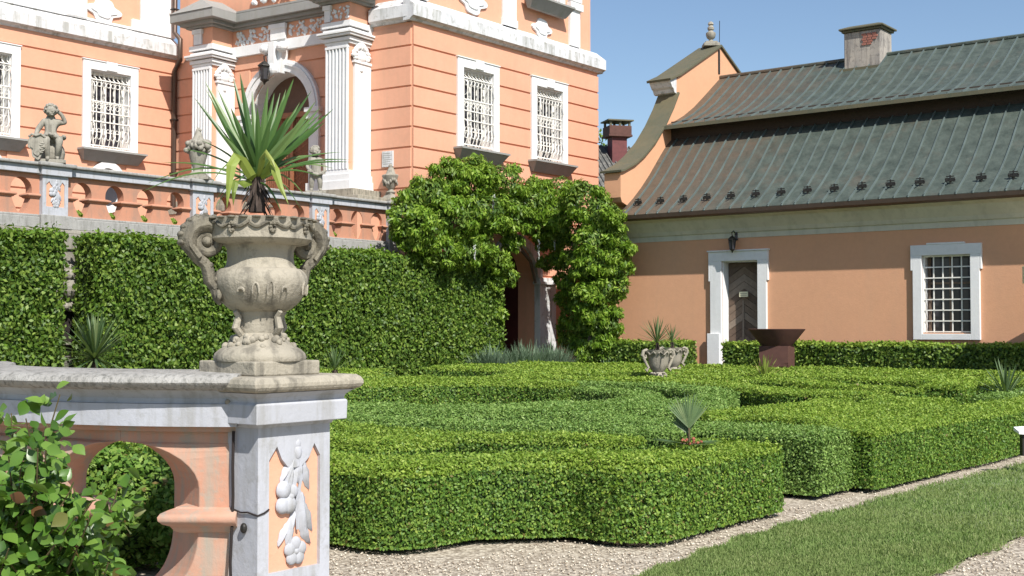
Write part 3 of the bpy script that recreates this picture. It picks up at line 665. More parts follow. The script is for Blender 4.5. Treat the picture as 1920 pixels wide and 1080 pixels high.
b = MB(FT)
for i in range(8):
    x = -5
    while x < 9.1:
        w_ = random.uniform(.7, 1.3); b.box(x, min(x + w_ - .012, 9.15), random.uniform(0, .012), .3, i * .345, (i + 1) * .345 - .01); x += w_
b.build('stone_blocks', 'wall_stone', rw, .01)
b = MB(FT); b.box(.72, 1.34, -.16, .0, .9, 2.45); b.box(.68, 1.38, -.2, .0, 2.45, 2.7); b.box(.72, 1.34, -.16, 0, 0, .3); b.build('wall_pier', 'stone_grey', rw, .01)
b = MB(FT); b.box(.9, 1.2, -.168, -.161, .95, 1.5); b.build('niche_shade', 'dark', rw)  # flat dark plate, the recess shade put in as colour
b = MB(FT)
for i in range(26): b.ell((1.06 + random.uniform(-.13, .13), -.25 + random.uniform(-.1, .03), 1.85 + random.uniform(-.33, .33)), [random.uniform(.05, .1)] * 3, 8, 6)
b.ell((1.06, -.30, 1.85), (.16, .14, .22)); b.build('stone_mask', 'stone_grey', rw)
b = MB(FT)
for i in range(3): b.box(.4, .97, -1.1 - .0 + .25 * i, -.22, .16 * i, .16 * (i + 1) - .004)
tag(b.build('garden_steps', 'stone', None, .01), 'pale stone steps in the gap between the two tall hedges', 'steps')

def hw_profile(z, hwm, zb, zt, zm):
    """half width of a balustrade opening at height z"""
    if z <= zb or z >= zt: return 0
    if z > zm: k = (z - zm) / (zt - zm); return hwm * math.sqrt(max(0, 1 - k * k))
    k = (zm - z) / (zm - zb); return hwm * (1 - .78 * k ** (1.9 if zb > 1 else 4.5))
def baluster_mesh(F, xc, per, hwm, zb, zt, zm, y0, y1, zz0, zz1, lo=None, hi=None, warp=None, splay=0):
    b = MB(F, warp); n = 26; zs = sorted(set([zz0, zz1, zb, zt] + [zz0 + (zz1 - zz0) * i / n for i in range(n + 1)] + [zt - (zt - zb) * .012, zt - (zt - zb) * .04])); rings = []
    for z in zs:
        h = per / 2 - hw_profile(z, hwm, zb, zt, zm); x0 = xc - (h if lo is None else lo); x1 = xc + (h if hi is None else hi)
        rings.append([(x0, y0, z), (x1, y0, z), (x1, y1, z), (x0 - splay * min(1, (per / 2 - h) / .1), y1, z)])
    b.loft(rings); return b
def ledge_mesh(F, x0, x1, y0, y1, z0, z1, o=.05, e0=1, e1=1, warp=None):
    b = MB(F, warp); prof = [(0, z0), (o * .3, z0 + (z1 - z0) * .1), (o * .5, z0 + (z1 - z0) * .28), (o * .9, z0 + (z1 - z0) * .38), (o * 1.12, z0 + (z1 - z0) * .52), (o * 1.15, z0 + (z1 - z0) * .66), (o * 1.0, z0 + (z1 - z0) * .8), (o * .62, z0 + (z1 - z0) * .9), (o * .25, z0 + (z1 - z0) * .94), (o * .2, z1), (0, z1)]
    b.loft([[(x0 - p * e0, y0 - p, z), (x1 + p * e1, y0 - p, z), (x1 + p * e1, y1 + p, z), (x0 - p * e0, y1 + p, z)] for p, z in prof]); return b
def relief(F, xc, y, z0, z1, s, parent, name='relief'):
    """garland of ribbon, leaves, fruit; hangs from z1 to z0"""
    b = MB(F); H = z1 - z0
    def P(u, v): return (xc + u * s, z0 + v * H)
    def lf(u, v, ang, L, w, dy=0):
        pts = []; c = Vector(P(u, v)); a = R(ang); n = 7
        d = Vector((math.sin(a), math.cos(a))); q = Vector((d.y, -d.x)); left = []; right = []
        for i in range(n + 1):
            t = i / n; ww = w * math.sin(math.pi * min(1, t * .93 + .07)) ** .8 * (1 + .18 * math.sin(t * 16)); p_ = c + d * L * t
            left.append((p_ - q * ww, t)); right.append((p_ + q * ww, t))
        rings = []
        for (a1, t), (b1, _) in zip(left, right):
            m_ = (a1 + b1) / 2; rings.append([(a1.x, y, a1.y), (m_.x, y - .5 * s * (.10 + .12 * math.sin(math.pi * t)) - dy, m_.y), (b1.x, y, b1.y), (m_.x, y + .004, m_.y)])
        b.loft(rings)
    def ball(u, v, r, dy=.4, k=1): c = P(u, v); b.ell((c[0], y - r * s * .25, c[1]), (r * s, r * s * dy, r * s * k), 12, 8)
    ball(.12, .965, .11, .7, 1.25); ball(.12, .90, .13, .7, 1.4)
    for a, u, v, L, w in ((200, .05, .90, .28, .14), (188, .0, .86, .30, .12), (176, .18, .88, .24, .15), (165, .3, .84, .25, .13), (190, .12, .80, .22, .1), (215, -.02, .84, .2, .1),
                          (168, .2, .60, .36, .17), (178, .28, .58, .34, .16), (160, .34, .5, .25, .12), (200, .1, .46, .28, .12), (190, .0, .4, .25, .12), (212, -.1, .36, .2, .1), (150, .25, .34, .2, .12)):
        lf(u, v, a, L * H, w * s)
    for cu, cv, rr in ((-.28, .62, .2), (-.12, .50, .2), (-.3, .50, .19), (.0, .60, .15)): ball(cu, cv, rr, .55)
    ball(-.08, .56, .1, 1.1)
    for k_ in range(5):
        a = k_ * 2 * math.pi / 5 + .3; ball(.08 + .17 * math.cos(a), .13 + .17 * math.sin(a) * s / H, .155, .5)
    ball(.08, .13, .09, 1.1)
    b.tube([(P(.15, .86)[0], y - .01, P(0, .86)[1]), (P(.22, .7)[0], y - .012, P(0, .7)[1]), (P(.08, .5)[0], y - .012, P(0, .5)[1]), (P(.12, .3)[0], y - .012, P(0, .3)[1])], .035 * s, 5)
    return b.build(name, 'grey_white', parent, 0, True)
def post(F, x0, x1, y0, y1, z0, z1, parent, fs=1.0, mt='grey_white', fp=('peach', None)):
    """white post whose front face frames an orange sunk panel with a notched top, with garland"""
    core = MB(F); core.box(x0 + .004, x1 - .004, y0 + .016, y1, z0, z1); co = core.build('post_panel', 'peach', parent)
    b = MB(F); w = x1 - x0; zt = z1 - .09 * fs; zb = z0 + .14 * fs
    a0, a1 = x0 + w * .15, x1 - w * .14; ww = a1 - a0; n = .055 * fs
    pan = [(a0, zb), (a1, zb), (a1, zt - n * .9), (a1 - ww * .12, zt), (a1 - ww * .22, zt - n * .95), (a1 - ww * .36, zt - n * 1.5), (a0 + ww * .5, zt - n * 1.6), (a0 + ww * .36, zt - n * 1.5), (a0 + ww * .24, zt - n * .9), (a0 + ww * .15, zt), (a0, zt - n * .9)]
    b.prism([(x0, z0), (x1, z0), (x1, z1), (x0, z1)], y0, y0 + .018, [pan])
    b.box(x0, x0 + .006, y0 + .0185, y1, z0, z1); b.box(x1 - .006, x1, y0 + .0185, y1, z0, z1); b.box(x0 + .006, x1 - .006, y1 - .001, y1 + .006, z0, z1)
    po = b.build('post', mt, parent)
    relief(F, x0 + w * .49, y0 + .014, z0 + (z1 - z0) * .20, zt + n * .35, w * .48, parent, 'garland')
    return po

# ---- terrace balustrade
tb = thing('balustrade', 'long salmon terrace balustrade with pierced panels and white posts in front of the castle', 'balustrade', tuple(FT @ Vector((0, 0, 2.8))), 51.95)
posts = [.91, 3.87, 6.76, 8.95]; pw = .46; Z0 = 2.84
posts_all = [-2.1] + posts; yb0, yb1 = .06, .24
for c in posts_all:
    x0, x1 = c - pw / 2, c + pw / 2; post(FT, x0, x1, -.03, .30, Z0 + .16, Z0 + .80, tb)
    b = MB(FT); b.box(x0 - .04, x1 + .04, -.08, .34, Z0 + .802, Z0 + .945); b.build('post_cap', 'grey_white', tb, .008)
    b = MB(FT); b.box(x0 - .1, x1 + .1, -.14, .40, Z0 + .945, Z0 + 1.01); b.build('cap_slab', 'cap_stone', tb, .018)
    b = MB(FT); b.box(x0 - .05, x1 + .05, -.09, .34, Z0 - .06, Z0 + .16); b.build('post_base', 'cap_stone', tb, .012)
for i in range(len(posts_all) - 1):
    xa, xb = posts_all[i] + pw / 2, posts_all[i + 1] - pw / 2; L = xb - xa; k = max(2, round(L / .62)); per = L / k
    if i == len(posts_all) - 2: k = 3; per = L / k
    b = MB(FT); b.box(xa + .04, xb - .04, -.02, .30, Z0 + .82, Z0 + .945); b.build('rail', 'grey_white', tb, .008)
    b = MB(FT); b.box(xa + .1, xb - .1, -.08, .34, Z0 + .947, Z0 + 1.0); b.build('rail_slab', 'cap_stone', tb, .018)
    b = MB(FT); b.box(xa + .05, xb - .05, -.05, .32, Z0 - .06, Z0 + .12); b.box(xa + .05, xb - .05, -.02, .30, Z0 + .12, Z0 + .16); b.build('plinth', 'cap_stone', tb, .012)
    for j in range(k + 1):
        xc = xa + per * j; lo = 0 if j == 0 else None; hi = 0 if j == k else None
        baluster_mesh(FT, xc, per, per * .29, Z0 + .17, Z0 + .75, Z0 + .55, yb0, yb1, Z0 + .16, Z0 + .82, lo, hi).build('baluster', 'peach_terrace', tb)
        g_ = per / 2 - .145; x0 = xc - (0 if j == 0 else g_); x1 = xc + (0 if j == k else g_)
        ledge_mesh(FT, x0, x1, yb0, yb1, Z0 + .42, Z0 + .50, .045, 0 if j == 0 else 1, 0 if j == k else 1).build('ledge', 'peach_terrace', tb, 0, True)
b = MB(FT); b.box(-5, 9.1, -.08, .36, Z0 - .13, Z0 - .062); b.build('base_moulding', 'stone_grey', tb, .015)
# little box sprigs at the foot of the openings
sprig0 = None; xs = [1.43, 2.05, 2.70, 3.33, 7.25, 7.75]
names = ['tiny green sprig in the first opening right of the seated putto', 'tiny green sprig in the opening in front of the grey oval window', 'tiny green sprig in the opening halfway between putto and flame vase',
         'tiny green sprig in the opening before the drain pipe', 'tiny green sprig in the first opening right of the standing putto', 'tiny green sprig in the second opening right of the standing putto']
for x, nm in zip(xs, names):
    if sprig0 is None:
        c = FT @ Vector((x, .15, Z0 + .22)); V, Q = cloud([((0, 0, 0), (.08, .06, .06))], 9000, .04, .6); o = qmesh('sprig', V, Q, np.ones(len(Q)), ['core', 'box_young']); sprig0 = o
    else: o = sprig0.copy(); COL.objects.link(o)
    o.location = FT @ Vector((x, .15, Z0 + .22)); tag(o, nm, 'plant', 'green sprigs in the terrace openings')

# ------------------------------------------------------------------ figures and vases on the terrace
def skin_body(name, joints, bones, m, parent, sub=2):
    me = bpy.data.meshes.new(name); keys = list(joints); idx = {k: i for i, k in enumerate(keys)}
    inv = wm(parent).inverted()
    me.from_pydata([tuple(joints[k][0]) for k in keys], [(idx[a], idx[b]) for a, b in bones], [])
    bm = bmesh.new(); bm.from_mesh(me); lay = bm.verts.layers.skin.verify(); bm.verts.ensure_lookup_table()
    for i, k in enumerate(keys):
        r = joints[k][1]; bm.verts[i][lay].radius = (r, r) if not isinstance(r, tuple) else r; bm.verts[i][lay].use_root = (k == 'pelvis')
    bm.to_mesh(me); bm.free(); me.materials.append(M[m]); o = bpy.data.objects.new(name, me); COL.objects.link(o); o.parent = parent
    md = o.modifiers.new('Skin', 'SKIN'); md.use_smooth_shade = True; sb = o.modifiers.new('Sub', 'SUBSURF'); sb.levels = sub; sb.render_levels = sub
    return o
def head(mb, c, r, look):   # child's head with face, facing 'look'
    c = Vector(c); fz = Matrix.Rotation(math.atan2(look[1], look[0]) + math.pi / 2, 3, 'Z')
    def P(v): return c + fz @ Vector(v)
    mb.ell(c, (r * .84, r * .95, r), 14, 10, rot=fz); mb.ell(P((0, -r * .55, -r * .45)), (r * .55, r * .45, r * .42), 10, 8, rot=fz)
    mb.ell(P((0, -r * .98, -r * .15)), (r * .12, r * .16, r * .2), 8, 6, rot=fz)
    for s in (-1, 1):
        mb.ell(P((s * r * .45, -r * .72, -r * .3)), (r * .3, r * .22, r * .27), 8, 6, rot=fz); mb.ell(P((s * r * .3, -r * .84, r * .06)), (r * .13, r * .07, r * .06), 8, 6, rot=fz)
        mb.ell(P((s * r * .84, 0, -r * .1)), (r * .1, r * .2, r * .26), 8, 6, rot=fz)
    mb.ell(P((0, -r * .95, -r * .48)), (r * .2, r * .06, r * .05), 8, 5, rot=fz); mb.ell(P((0, -r * .9, -r * .72)), (r * .2, r * .15, r * .12), 8, 6, rot=fz)
def curls(mb, c, r, look):
    c = Vector(c); l = Vector((look[0], look[1], 0)).normalized()
    for i in range(46):
        a = random.random() * 6.283; z = random.uniform(-.35, 1); q = Vector((math.cos(a) * math.sqrt(1 - z * z), math.sin(a) * math.sqrt(1 - z * z), z))
        if q.dot(l) > .45 and z < .55: continue
        mb.ell(c + q * r * .95, [r * random.uniform(.2, .3)] * 3, 7, 5)
FTa = 51.95
def putto_seated():
    base = FT @ Vector((posts[0], .13, Z0 + 1.01)); t = thing('putto_statue', 'seated grey stone putto shading his eyes and holding a shield, on a terrace post', 'statue', tuple(base), 20)
    F = WM[t.name]
    b = MB(F); b.box(-.24, .24, -.2, .2, 0, .06); b.ell((.03, .06, .18), (.2, .17, .22), 12, 8); b.build('rock_base', 'stone_grey', t, .01)
    J = {'pelvis': ((.02, .0, .42), (.12, .10)), 'waist': ((.0, .0, .52), (.105, .085)), 'chest': ((-.01, -.01, .64), (.12, .095)), 'neck': ((.0, -.02, .74), .048), 'headb': ((.0, -.03, .79), .05),
         'hipL': ((-.06, -.05, .41), .085), 'kneeL': ((-.07, -.23, .36), .065), 'shinL': ((-.05, -.2, .2), .05), 'ankL': ((-.04, -.16, .08), .035), 'toeL': ((-.05, -.24, .05), .025),
         'hipR': ((.09, -.03, .40), .085), 'kneeR': ((.14, -.2, .37), .065), 'shinR': ((.12, -.16, .22), .05), 'ankR': ((.10, -.10, .10), .035), 'toeR': ((.11, -.18, .07), .025),
         'shL': ((-.11, .0, .69), .06), 'elL': ((-.2, -.02, .55), .045), 'wrL': ((-.23, -.08, .43), .033), 'haL': ((-.24, -.12, .40), .035),
         'shR': ((.11, -.01, .69), .06), 'elR': ((.23, -.06, .68), .045), 'wrR': ((.17, -.09, .80), .033), 'haR': ((.10, -.12, .85), .033)}
    B = [('pelvis', 'waist'), ('waist', 'chest'), ('chest', 'neck'), ('neck', 'headb'), ('pelvis', 'hipL'), ('hipL', 'kneeL'), ('kneeL', 'shinL'), ('shinL', 'ankL'), ('ankL', 'toeL'), ('pelvis', 'hipR'), ('hipR', 'kneeR'), ('kneeR', 'shinR'),
         ('shinR', 'ankR'), ('ankR', 'toeR'), ('chest', 'shL'), ('shL', 'elL'), ('elL', 'wrL'), ('wrL', 'haL'), ('chest', 'shR'), ('shR', 'elR'), ('elR', 'wrR'), ('wrR', 'haR')]
    skin_body('body', J, B, 'stone_grey', t)
    b = MB(F); head(b, (0, -.04, .865), .105, (.2, -1)); b.build('head', 'stone_grey', t, 0, True)
    b = MB(F); curls(b, (0, -.03, .875), .105, (.2, -1)); b.build('hair', 'stone_grey', t, 0, True)
    b = MB(F)
    for h in (-1, 1):
        w_ = (-.235, -.12, .40) if h < 0 else (.10, -.13, .86)
        for k_ in range(5): b.tube([(w_[0] + (k_ - 2) * .013, w_[1], w_[2]), (w_[0] + (k_ - 2) * .017 - .01, w_[1] - .03, w_[2] + .01 * h), (w_[0] + (k_ - 2) * .018 - .02 * (h > 0), w_[1] - .045, w_[2] - .012)], [.009, .008, .006], 5)
    b.build('fingers', 'stone_grey', t, 0, True)
    b = MB(F); pts = [(-.20 + .16 * math.cos(a) * (1 + .1 * math.cos(3 * a)) * (.6 + .4 * (math.sin(a) > -.2) + .0), .235 + .20 * math.sin(a) * (1 + .06 * math.cos(5 * a))) for a in np.linspace(0, 2 * math.pi, 29)[:-1]]
    b.prism(pts, -.25, -.205); b.prism([(-.2 + (x + .2) * .72, .235 + (z - .235) * .72) for x, z in pts], -.27, -.25)
    for k_ in range(6): b.ell((-.14 + .02 * (k_ % 2), -.27, .15 + .03 * k_), (.035, .015, .015), 8, 5)
    b.tube([(-.33, -.23, .40), (-.28, -.26, .44), (-.22, -.26, .42), (-.15, -.26, .45), (-.08, -.24, .40)], .022, 6); b.build('shield', 'stone_grey', t, .008)
    b = MB(F)
    for s in np.linspace(0, 1, 9): b.ell((-.14 + .34 * s, -.06 - .06 * math.sin(3 * s), .43 - .03 * math.cos(8 * s)), (.045, .12, .045), 8, 6)
    b.build('drapery', 'stone_grey', t, 0, True)
putto_seated()
def putto_standing():
    base = FT @ Vector((posts[2], .13, Z0 + 1.01)); t = thing('putto_statue', 'standing chubby grey stone putto with garland at his hips, behind the sword leaves', 'statue', tuple(base), 12)
    F = WM[t.name]; b = MB(F); b.box(-.2, .2, -.17, .17, 0, .05); b.build('base', 'stone_grey', t, .01)
    J = {'pelvis': ((0, 0, .42), (.115, .10)), 'waist': ((.01, .0, .52), (.105, .09)), 'chest': ((.0, .0, .63), (.115, .095)), 'neck': ((-.01, -.01, .735), .05), 'headb': ((-.01, -.01, .78), .05),
         'hipL': ((-.06, 0, .38), .085), 'kneeL': ((-.08, -.03, .24), .06), 'ankL': ((-.08, .01, .09), .04), 'toeL': ((-.09, -.07, .07), .028), 'hipR': ((.06, 0, .38), .085), 'kneeR': ((.09, -.05, .25), .06), 'ankR': ((.09, 0, .09), .04), 'toeR': ((.11, -.08, .07), .028),
         'shL': ((-.11, 0, .68), .055), 'elL': ((-.17, .02, .55), .042), 'wrL': ((-.13, -.08, .47), .032), 'haL': ((-.09, -.12, .46), .034),
         'shR': ((.11, 0, .68), .055), 'elR': ((.18, .0, .55), .042), 'wrR': ((.17, -.09, .44), .032), 'haR': ((.15, -.12, .42), .034)}
    B = [('pelvis', 'waist'), ('waist', 'chest'), ('chest', 'neck'), ('neck', 'headb'), ('pelvis', 'hipL'), ('hipL', 'kneeL'), ('kneeL', 'ankL'), ('ankL', 'toeL'), ('pelvis', 'hipR'), ('hipR', 'kneeR'), ('kneeR', 'ankR'), ('ankR', 'toeR'),
         ('chest', 'shL'), ('shL', 'elL'), ('elL', 'wrL'), ('wrL', 'haL'), ('chest', 'shR'), ('shR', 'elR'), ('elR', 'wrR'), ('wrR', 'haR')]
    skin_body('body', J, B, 'stone_grey', t)
    b = MB(F); head(b, (-.01, -.02, .855), .10, (.5, -1)); b.build('head', 'stone_grey', t, 0, True)
    b = MB(F); curls(b, (-.01, -.01, .865), .10, (.5, -1)); b.build('hair', 'stone_grey', t, 0, True)
    b = MB(F)
    for s in np.linspace(0, 1, 14): b.ell((-.14 + .30 * s, -.10 - .03 * math.sin(3 * s), .44 - .06 * math.sin(3.1 * s)), [random.uniform(.025, .04)] * 3, 7, 5)
    b.build('garland', 'stone_grey', t, 0, True)
    b = MB(F)
    for wx, wz in ((-.09, .45), (.15, .41)):
        for k_ in range(5): b.tube([(wx + (k_ - 2) * .012, -.135, wz), (wx + (k_ - 2) * .015, -.16, wz - .005), (wx + (k_ - 2) * .014, -.165, wz - .03)], [.009, .008, .006], 5)
    b.build('fingers', 'stone_grey', t, 0, True)
putto_standing()
def vase_flame():
    base = FT @ Vector((posts[1], .13, Z0 + 1.01)); t = thing('stone_vase', 'grey stone vase with a flower wreath and pointed flame top on a terrace post', 'vase', tuple(base)); F = WM[t.name]
    b = MB(F); b.box(-.24, .24, -.24, .24, 0, .05); b.box(-.19, .19, -.19, .19, .05, .09); b.build('plinth', 'stone_grey', t, .008)
    b = MB(F); b.lathe([(.15, .09), (.16, .12), (.12, .15), (.09, .18), (.10, .24), (.13, .33), (.155, .42), (.17, .52), (.12, .56)], n=20); b.build('bowl', 'stone_grey', t, 0, True)
    b = MB(F)
    for i in range(70):
        a = random.random() * 6.283; r_ = random.uniform(.12, .24); z = .60 + random.uniform(-.09, .09) + (.24 - r_) * .25; b.ell((r_ * math.cos(a), r_ * math.sin(a), z), [random.uniform(.035, .06)] * 3, 7, 5)
    b.build('flower_wreath', 'stone_grey', t, 0, True)
    b = MB(F); b.lathe([(.17, .62), (.15, .70), (.10, .77), (.07, .84), (.055, .89), (.04, .93), (.02, .97)], n=14); b.ell((.03, -.02, .92), (.04, .03, .03)); b.build('flame', 'stone_grey', t, 0, True)
vase_flame()
def vase_pine():
    base = FT @ Vector((posts[3], .13, Z0 + 1.01)); t = thing('stone_vase', 'small grey stone vase with draped bowl and knob at the right terrace end', 'vase', tuple(base)); F = WM[t.name]
    b = MB(F); b.lathe([(.26, 0), (.26, .04), (.2, .1), (.13, .16), (.12, .2)], n=4); b.build('plinth', 'stone_grey', t)
    b = MB(F); b.lathe([(.11, .2), (.12, .22), (.07, .25), (.06, .28), (.10, .32), (.14, .42), (.185, .52), (.20, .57), (.19, .59), (.12, .61)], n=18); b.build('bowl', 'stone_grey', t, 0, True)
    b = MB(F)
    for i in range(24):
        a = i * .262; b.ell((.165 * math.cos(a), .165 * math.sin(a), .44 + .05 * math.sin(a * 4)), (.03, .03, .045), 7, 5)
    b.build('swags', 'stone_grey', t, 0, True)
    b = MB(F); b.lathe([(.12, .60), (.10, .66), (.07, .72), (.055, .76), (.065, .79), (.05, .82), (.02, .84)], n=14); b.build('knob', 'stone_grey', t, 0, True)
vase_pine()

# ------------------------------------------------------------------ outbuilding
ob = thing('outbuilding', 'long low orange outbuilding with a double green copper roof and gable', 'building', tuple(FO @ Vector((0, 0, 0))), -38.05)
b = MB(FO); X1 = 15
DOOR = (2.32, 3.16, 0, 2.57); WIN = (6.58, 7.49, 1.08, 2.54)
solid_wall(b, -.42, X1, 0, 3.6, 0, .5, [DOOR, WIN, (12.0, 12.9, 1.08, 2.54)])
b.box(-.42, .0, .5, 8.4, 0, 3.6); b.box(X1 - .4, X1, .5, 8.4, 0, 3.6); b.box(0, X1 - .4, 8, 8.4, 0, 3.6)
b.build('wall', 'peach_out', ob)
b = MB(FO); b.box(.0, X1, -.015, .0, 3.05, 3.17); b.prism_x([(0, 3.17), (-.05, 3.17), (-.09, 3.25), (-.25, 3.45), (-.36, 3.5), (-.36, 3.56), (0, 3.56)], 0, X1); b.build('eaves_cornice', wall_mat('cream_cornice_plaster', (.60, .58, .48), (.52, .50, .42), (.3, .3, .24), stain_amt=.3), ob)
b = MB(FO); b.prism_x([(-.36, 3.53), (-.44, 3.50), (-.50, 3.54), (-.51, 3.62), (-.36, 3.60)], -.1, X1); b.build('gutter', 'pipe', ob)
LOW = [(-.50, 3.63), (-.2, 3.82), (.15, 4.06), (.5, 4.34), (.85, 4.66), (1.2, 5.02), (1.5, 5.32), (1.8, 5.56)]
UPR = [(1.42, 5.83), (1.9, 6.0), (2.4, 6.22), (2.9, 6.50), (3.4, 6.84), (3.8, 7.12), (4.2, 7.40)]
def roof(mb, prof, x0, x1, th=.03):
    n = int((x1 - x0) / .5); xs = np.linspace(x0, x1, n + 1)
    mb.prism_x(prof + [(y, z - th) for y, z in reversed(prof)], x0, x1)
b = MB(FO); roof(b, LOW, 0, X1); rl = b.build('lower_roof', 'copper', ob)
b = MB(FO); roof(b, UPR, 0, X1); ru = b.build('upper_roof', 'copper', ob)
b = MB(FO); roof(b, [(4.2, 7.40), (6.2, 6.2), (8.9, 3.6)], 0, X1); b.build('rear_roof', 'copper', ob)
b = MB(FO); b.box(0, X1, 1.82, 1.9, 5.3, 6.0); b.build('roof_step', 'trunk_dark', ob)
b = MB(FO); b.tube([(0, 4.2, 7.42), (X1, 4.2, 7.42)], .05, 8); b.build('ridge', 'copper', ru)
b = MB(FO); b.box(0, X1, 1.40, 1.43, 5.76, 5.84); b.build('drip_edge', 'moss_metal', ru)
x = .18; i = 0; sp = .285
guard0 = None; b1 = MB(FO); b2 = MB(FO)
while x < X1:
    for prof, bb_ in ((LOW, b1), (UPR, b2)):
        off = .0 if prof is LOW else .1
        rings = [[(x + off - .014, y, z - .01), (x + off + .014, y, z - .01), (x + off + .010, y - .012, z + .035), (x + off - .010, y - .012, z + .035)] for y, z in prof]; bb_.loft(rings)
        y, z = prof[0]; bb_.ell((x + off, y - .0, z + .0), (.022, .02, .022), 6, 5)
    x += sp * random.uniform(.93, 1.07)
b1.build('standing_seam', 'seam', rl); b2.build('standing_seam', 'seam', ru)
x = .33
while x < 14.6:
    g_ = MB(FO); y, z = -.12, 3.87
    g_.box(x - .012, x + .012, y - .14, y + .10, z + .03, z + .045); g_.box(x - .095, x + .095, y - .035, y - .025, z + .03, z + .10); g_.box(x - .012, x + .012, y - .04, y - .02, z - .02, z + .15)
    g_.box(x - .075, x + .075, y - .036, y - .024, z + .115, z + .135)
    for s_ in (-.07, 0, .07): g_.box(x + s_ - .012, x + s_ + .012, y - .04, y - .03, z + .02, z + .05); g_.ell((x + s_ * 1.2, y - .03, z + .075), (.018, .012, .018), 6, 4)
    g_.build('snow_guard', 'iron', ob); x += 2 * sp
# gable parapet
GP = [(.003, 0), (.003, 3.86), (-.30, 3.95), (-.35, 4.05), (-.35, 4.60), (-.29, 4.62), (.2, 4.82), (.6, 5.06), (1.07, 5.42), (1.5, 5.86), (1.85, 6.3), (2.12, 6.70), (2.05, 6.72), (2.05, 7.05), (4.2, 8.18), (6.35, 7.05), (6.35, 6.72), (6.3, 6.70), (6.9, 5.86), (7.5, 5.2), (8.1, 4.8), (8.75, 4.6), (8.75, 0)]
b = MB(FO); b.prism_x(GP, -.425, .003); b.build('gable', 'peach_out', ob)
def coping(y_z, x0, x1, th, m, name):
    b = MB(FO); out = []
    for i, (y, z) in enumerate(y_z):
        y0, z0 = y_z[max(0, i - 1)]; y1, z1 = y_z[min(len(y_z) - 1, i + 1)]; d = Vector((y1 - y0, z1 - z0)).normalized(); out.append((y - d.y * th, z + d.x * th))
    rings = [[(x0, y, z), (x1, y, z), (x1, oy, oz), (x0, oy, oz)] for (y, z), (oy, oz) in zip(y_z, out)]; b.loft(rings); return b.build(name, m, ob, .004)
coping([(-.42, 4.60), (-.29, 4.625), (.2, 4.825), (.6, 5.065), (1.07, 5.425), (1.5, 5.865), (1.85, 6.305), (2.12, 6.71)], -.50, .07, .05, 'moss_metal', 'coping')
coping([(6.3, 6.71), (6.9, 5.865), (7.5, 5.205), (8.1, 4.805), (8.8, 4.6)], -.50, .07, .05, 'moss_metal', 'coping')
coping([(1.72, 6.96), (2.2, 7.15), (4.2, 8.19), (6.2, 7.15), (6.7, 6.96)], -.60, .06, .055, 'moss_metal', 'coping')
b = MB(FO); b.prism_x([(2.06, 6.70), (1.97, 6.72), (1.93, 6.80), (1.86, 6.84), (1.80, 6.92), (1.76, 6.975), (2.06, 7.08)], -.56, .012); b.build('kneeler', 'white_dirty', ob)
fi = thing('stone_finial', 'mossy stone baluster finial on top of the gable', 'finial', tuple(FO @ Vector((-.25, 4.2, 8.22)))); F_ = WM[fi.name]
b = MB(F_); b.box(-.2, .2, -.2, .2, 0, .08); b.box(-.15, .15, -.15, .15, .08, .13); b.build('base', 'stone_grey', fi, .01)
b = MB(F_); b.lathe([(.06, .13), (.05, .19), (.10, .23), (.125, .31), (.12, .36), (.07, .39), (.05, .42), (.08, .44), (.085, .49), (.06, .52), (.05, .55), (.075, .57), (.06, .62), (.02, .65)], n=18); b.build('shaft', 'stone_grey', fi, 0, True)
b = MB(FO); b.tube([(-.02, 4.25, 7.3), (-.02, 4.22, 8.3), (-.0, 4.2, 8.85)], .009, 5); b.box(-.05, .02, 4.1, 4.18, 7.5, 8.1); tag(b.build('lightning_rod', 'iron'), 'thin dark lightning rod rising beside the gable finial', 'rod')
ch = thing('chimney', 'stubby plastered chimney with a broken patch of red brick on the green roof', 'chimney', tuple(FO @ Vector((3.9, 4.2, 7.2))), -38.05)
b = MB(FO); b.box(3.42, 4.30, 3.82, 4.5, 7.0, 7.96); b.build('shaft', wall_mat('sooty_chimney_plaster', (.42, .38, .33), (.28, .26, .24), (.10, .09, .09), stain_amt=.7, s=3), ch, .03)
b = MB(FO); b.box(3.38, 4.34, 3.78, 4.54, 7.96, 8.01); b.add([(3.33, 3.73, 8.01), (4.39, 3.73, 8.01), (4.39, 4.59, 8.01), (3.33, 4.59, 8.01), (3.33, 3.73, 8.05), (4.39, 3.73, 8.05), (4.39, 4.59, 8.05), (3.33, 4.59, 8.05), (3.5, 3.95, 8.13), (4.2, 3.95, 8.13), (4.2, 4.38, 8.13), (3.5, 4.38, 8.13)],
      [(3, 2, 1, 0), (0, 1, 5, 4), (1, 2, 6, 5), (2, 3, 7, 6), (3, 0, 4, 7), (4, 5, 9, 8), (5, 6, 10, 9), (6, 7, 11, 10), (7, 4, 8, 11), (8, 9, 10, 11)]); b.build('cap', 'moss_metal', ch, .01)
b = MB(FO)
for r_ in range(5):
    for c_ in range(3 if r_ > 1 else 2):
        b.box(3.86 + c_ * .12 + (.03 if r_ % 2 else 0), 3.96 + c_ * .12 + (.03 if r_ % 2 else 0), 3.80, 3.825, 7.62 + r_ * .055, 7.665 + r_ * .055)
b.build('bare_brick', 'brick', ch)
b = MB(FO); b.box(3.36, 4.3, 3.70, 3.82, 6.99, 7.11); b.build('flashing', 'moss_metal', ch)
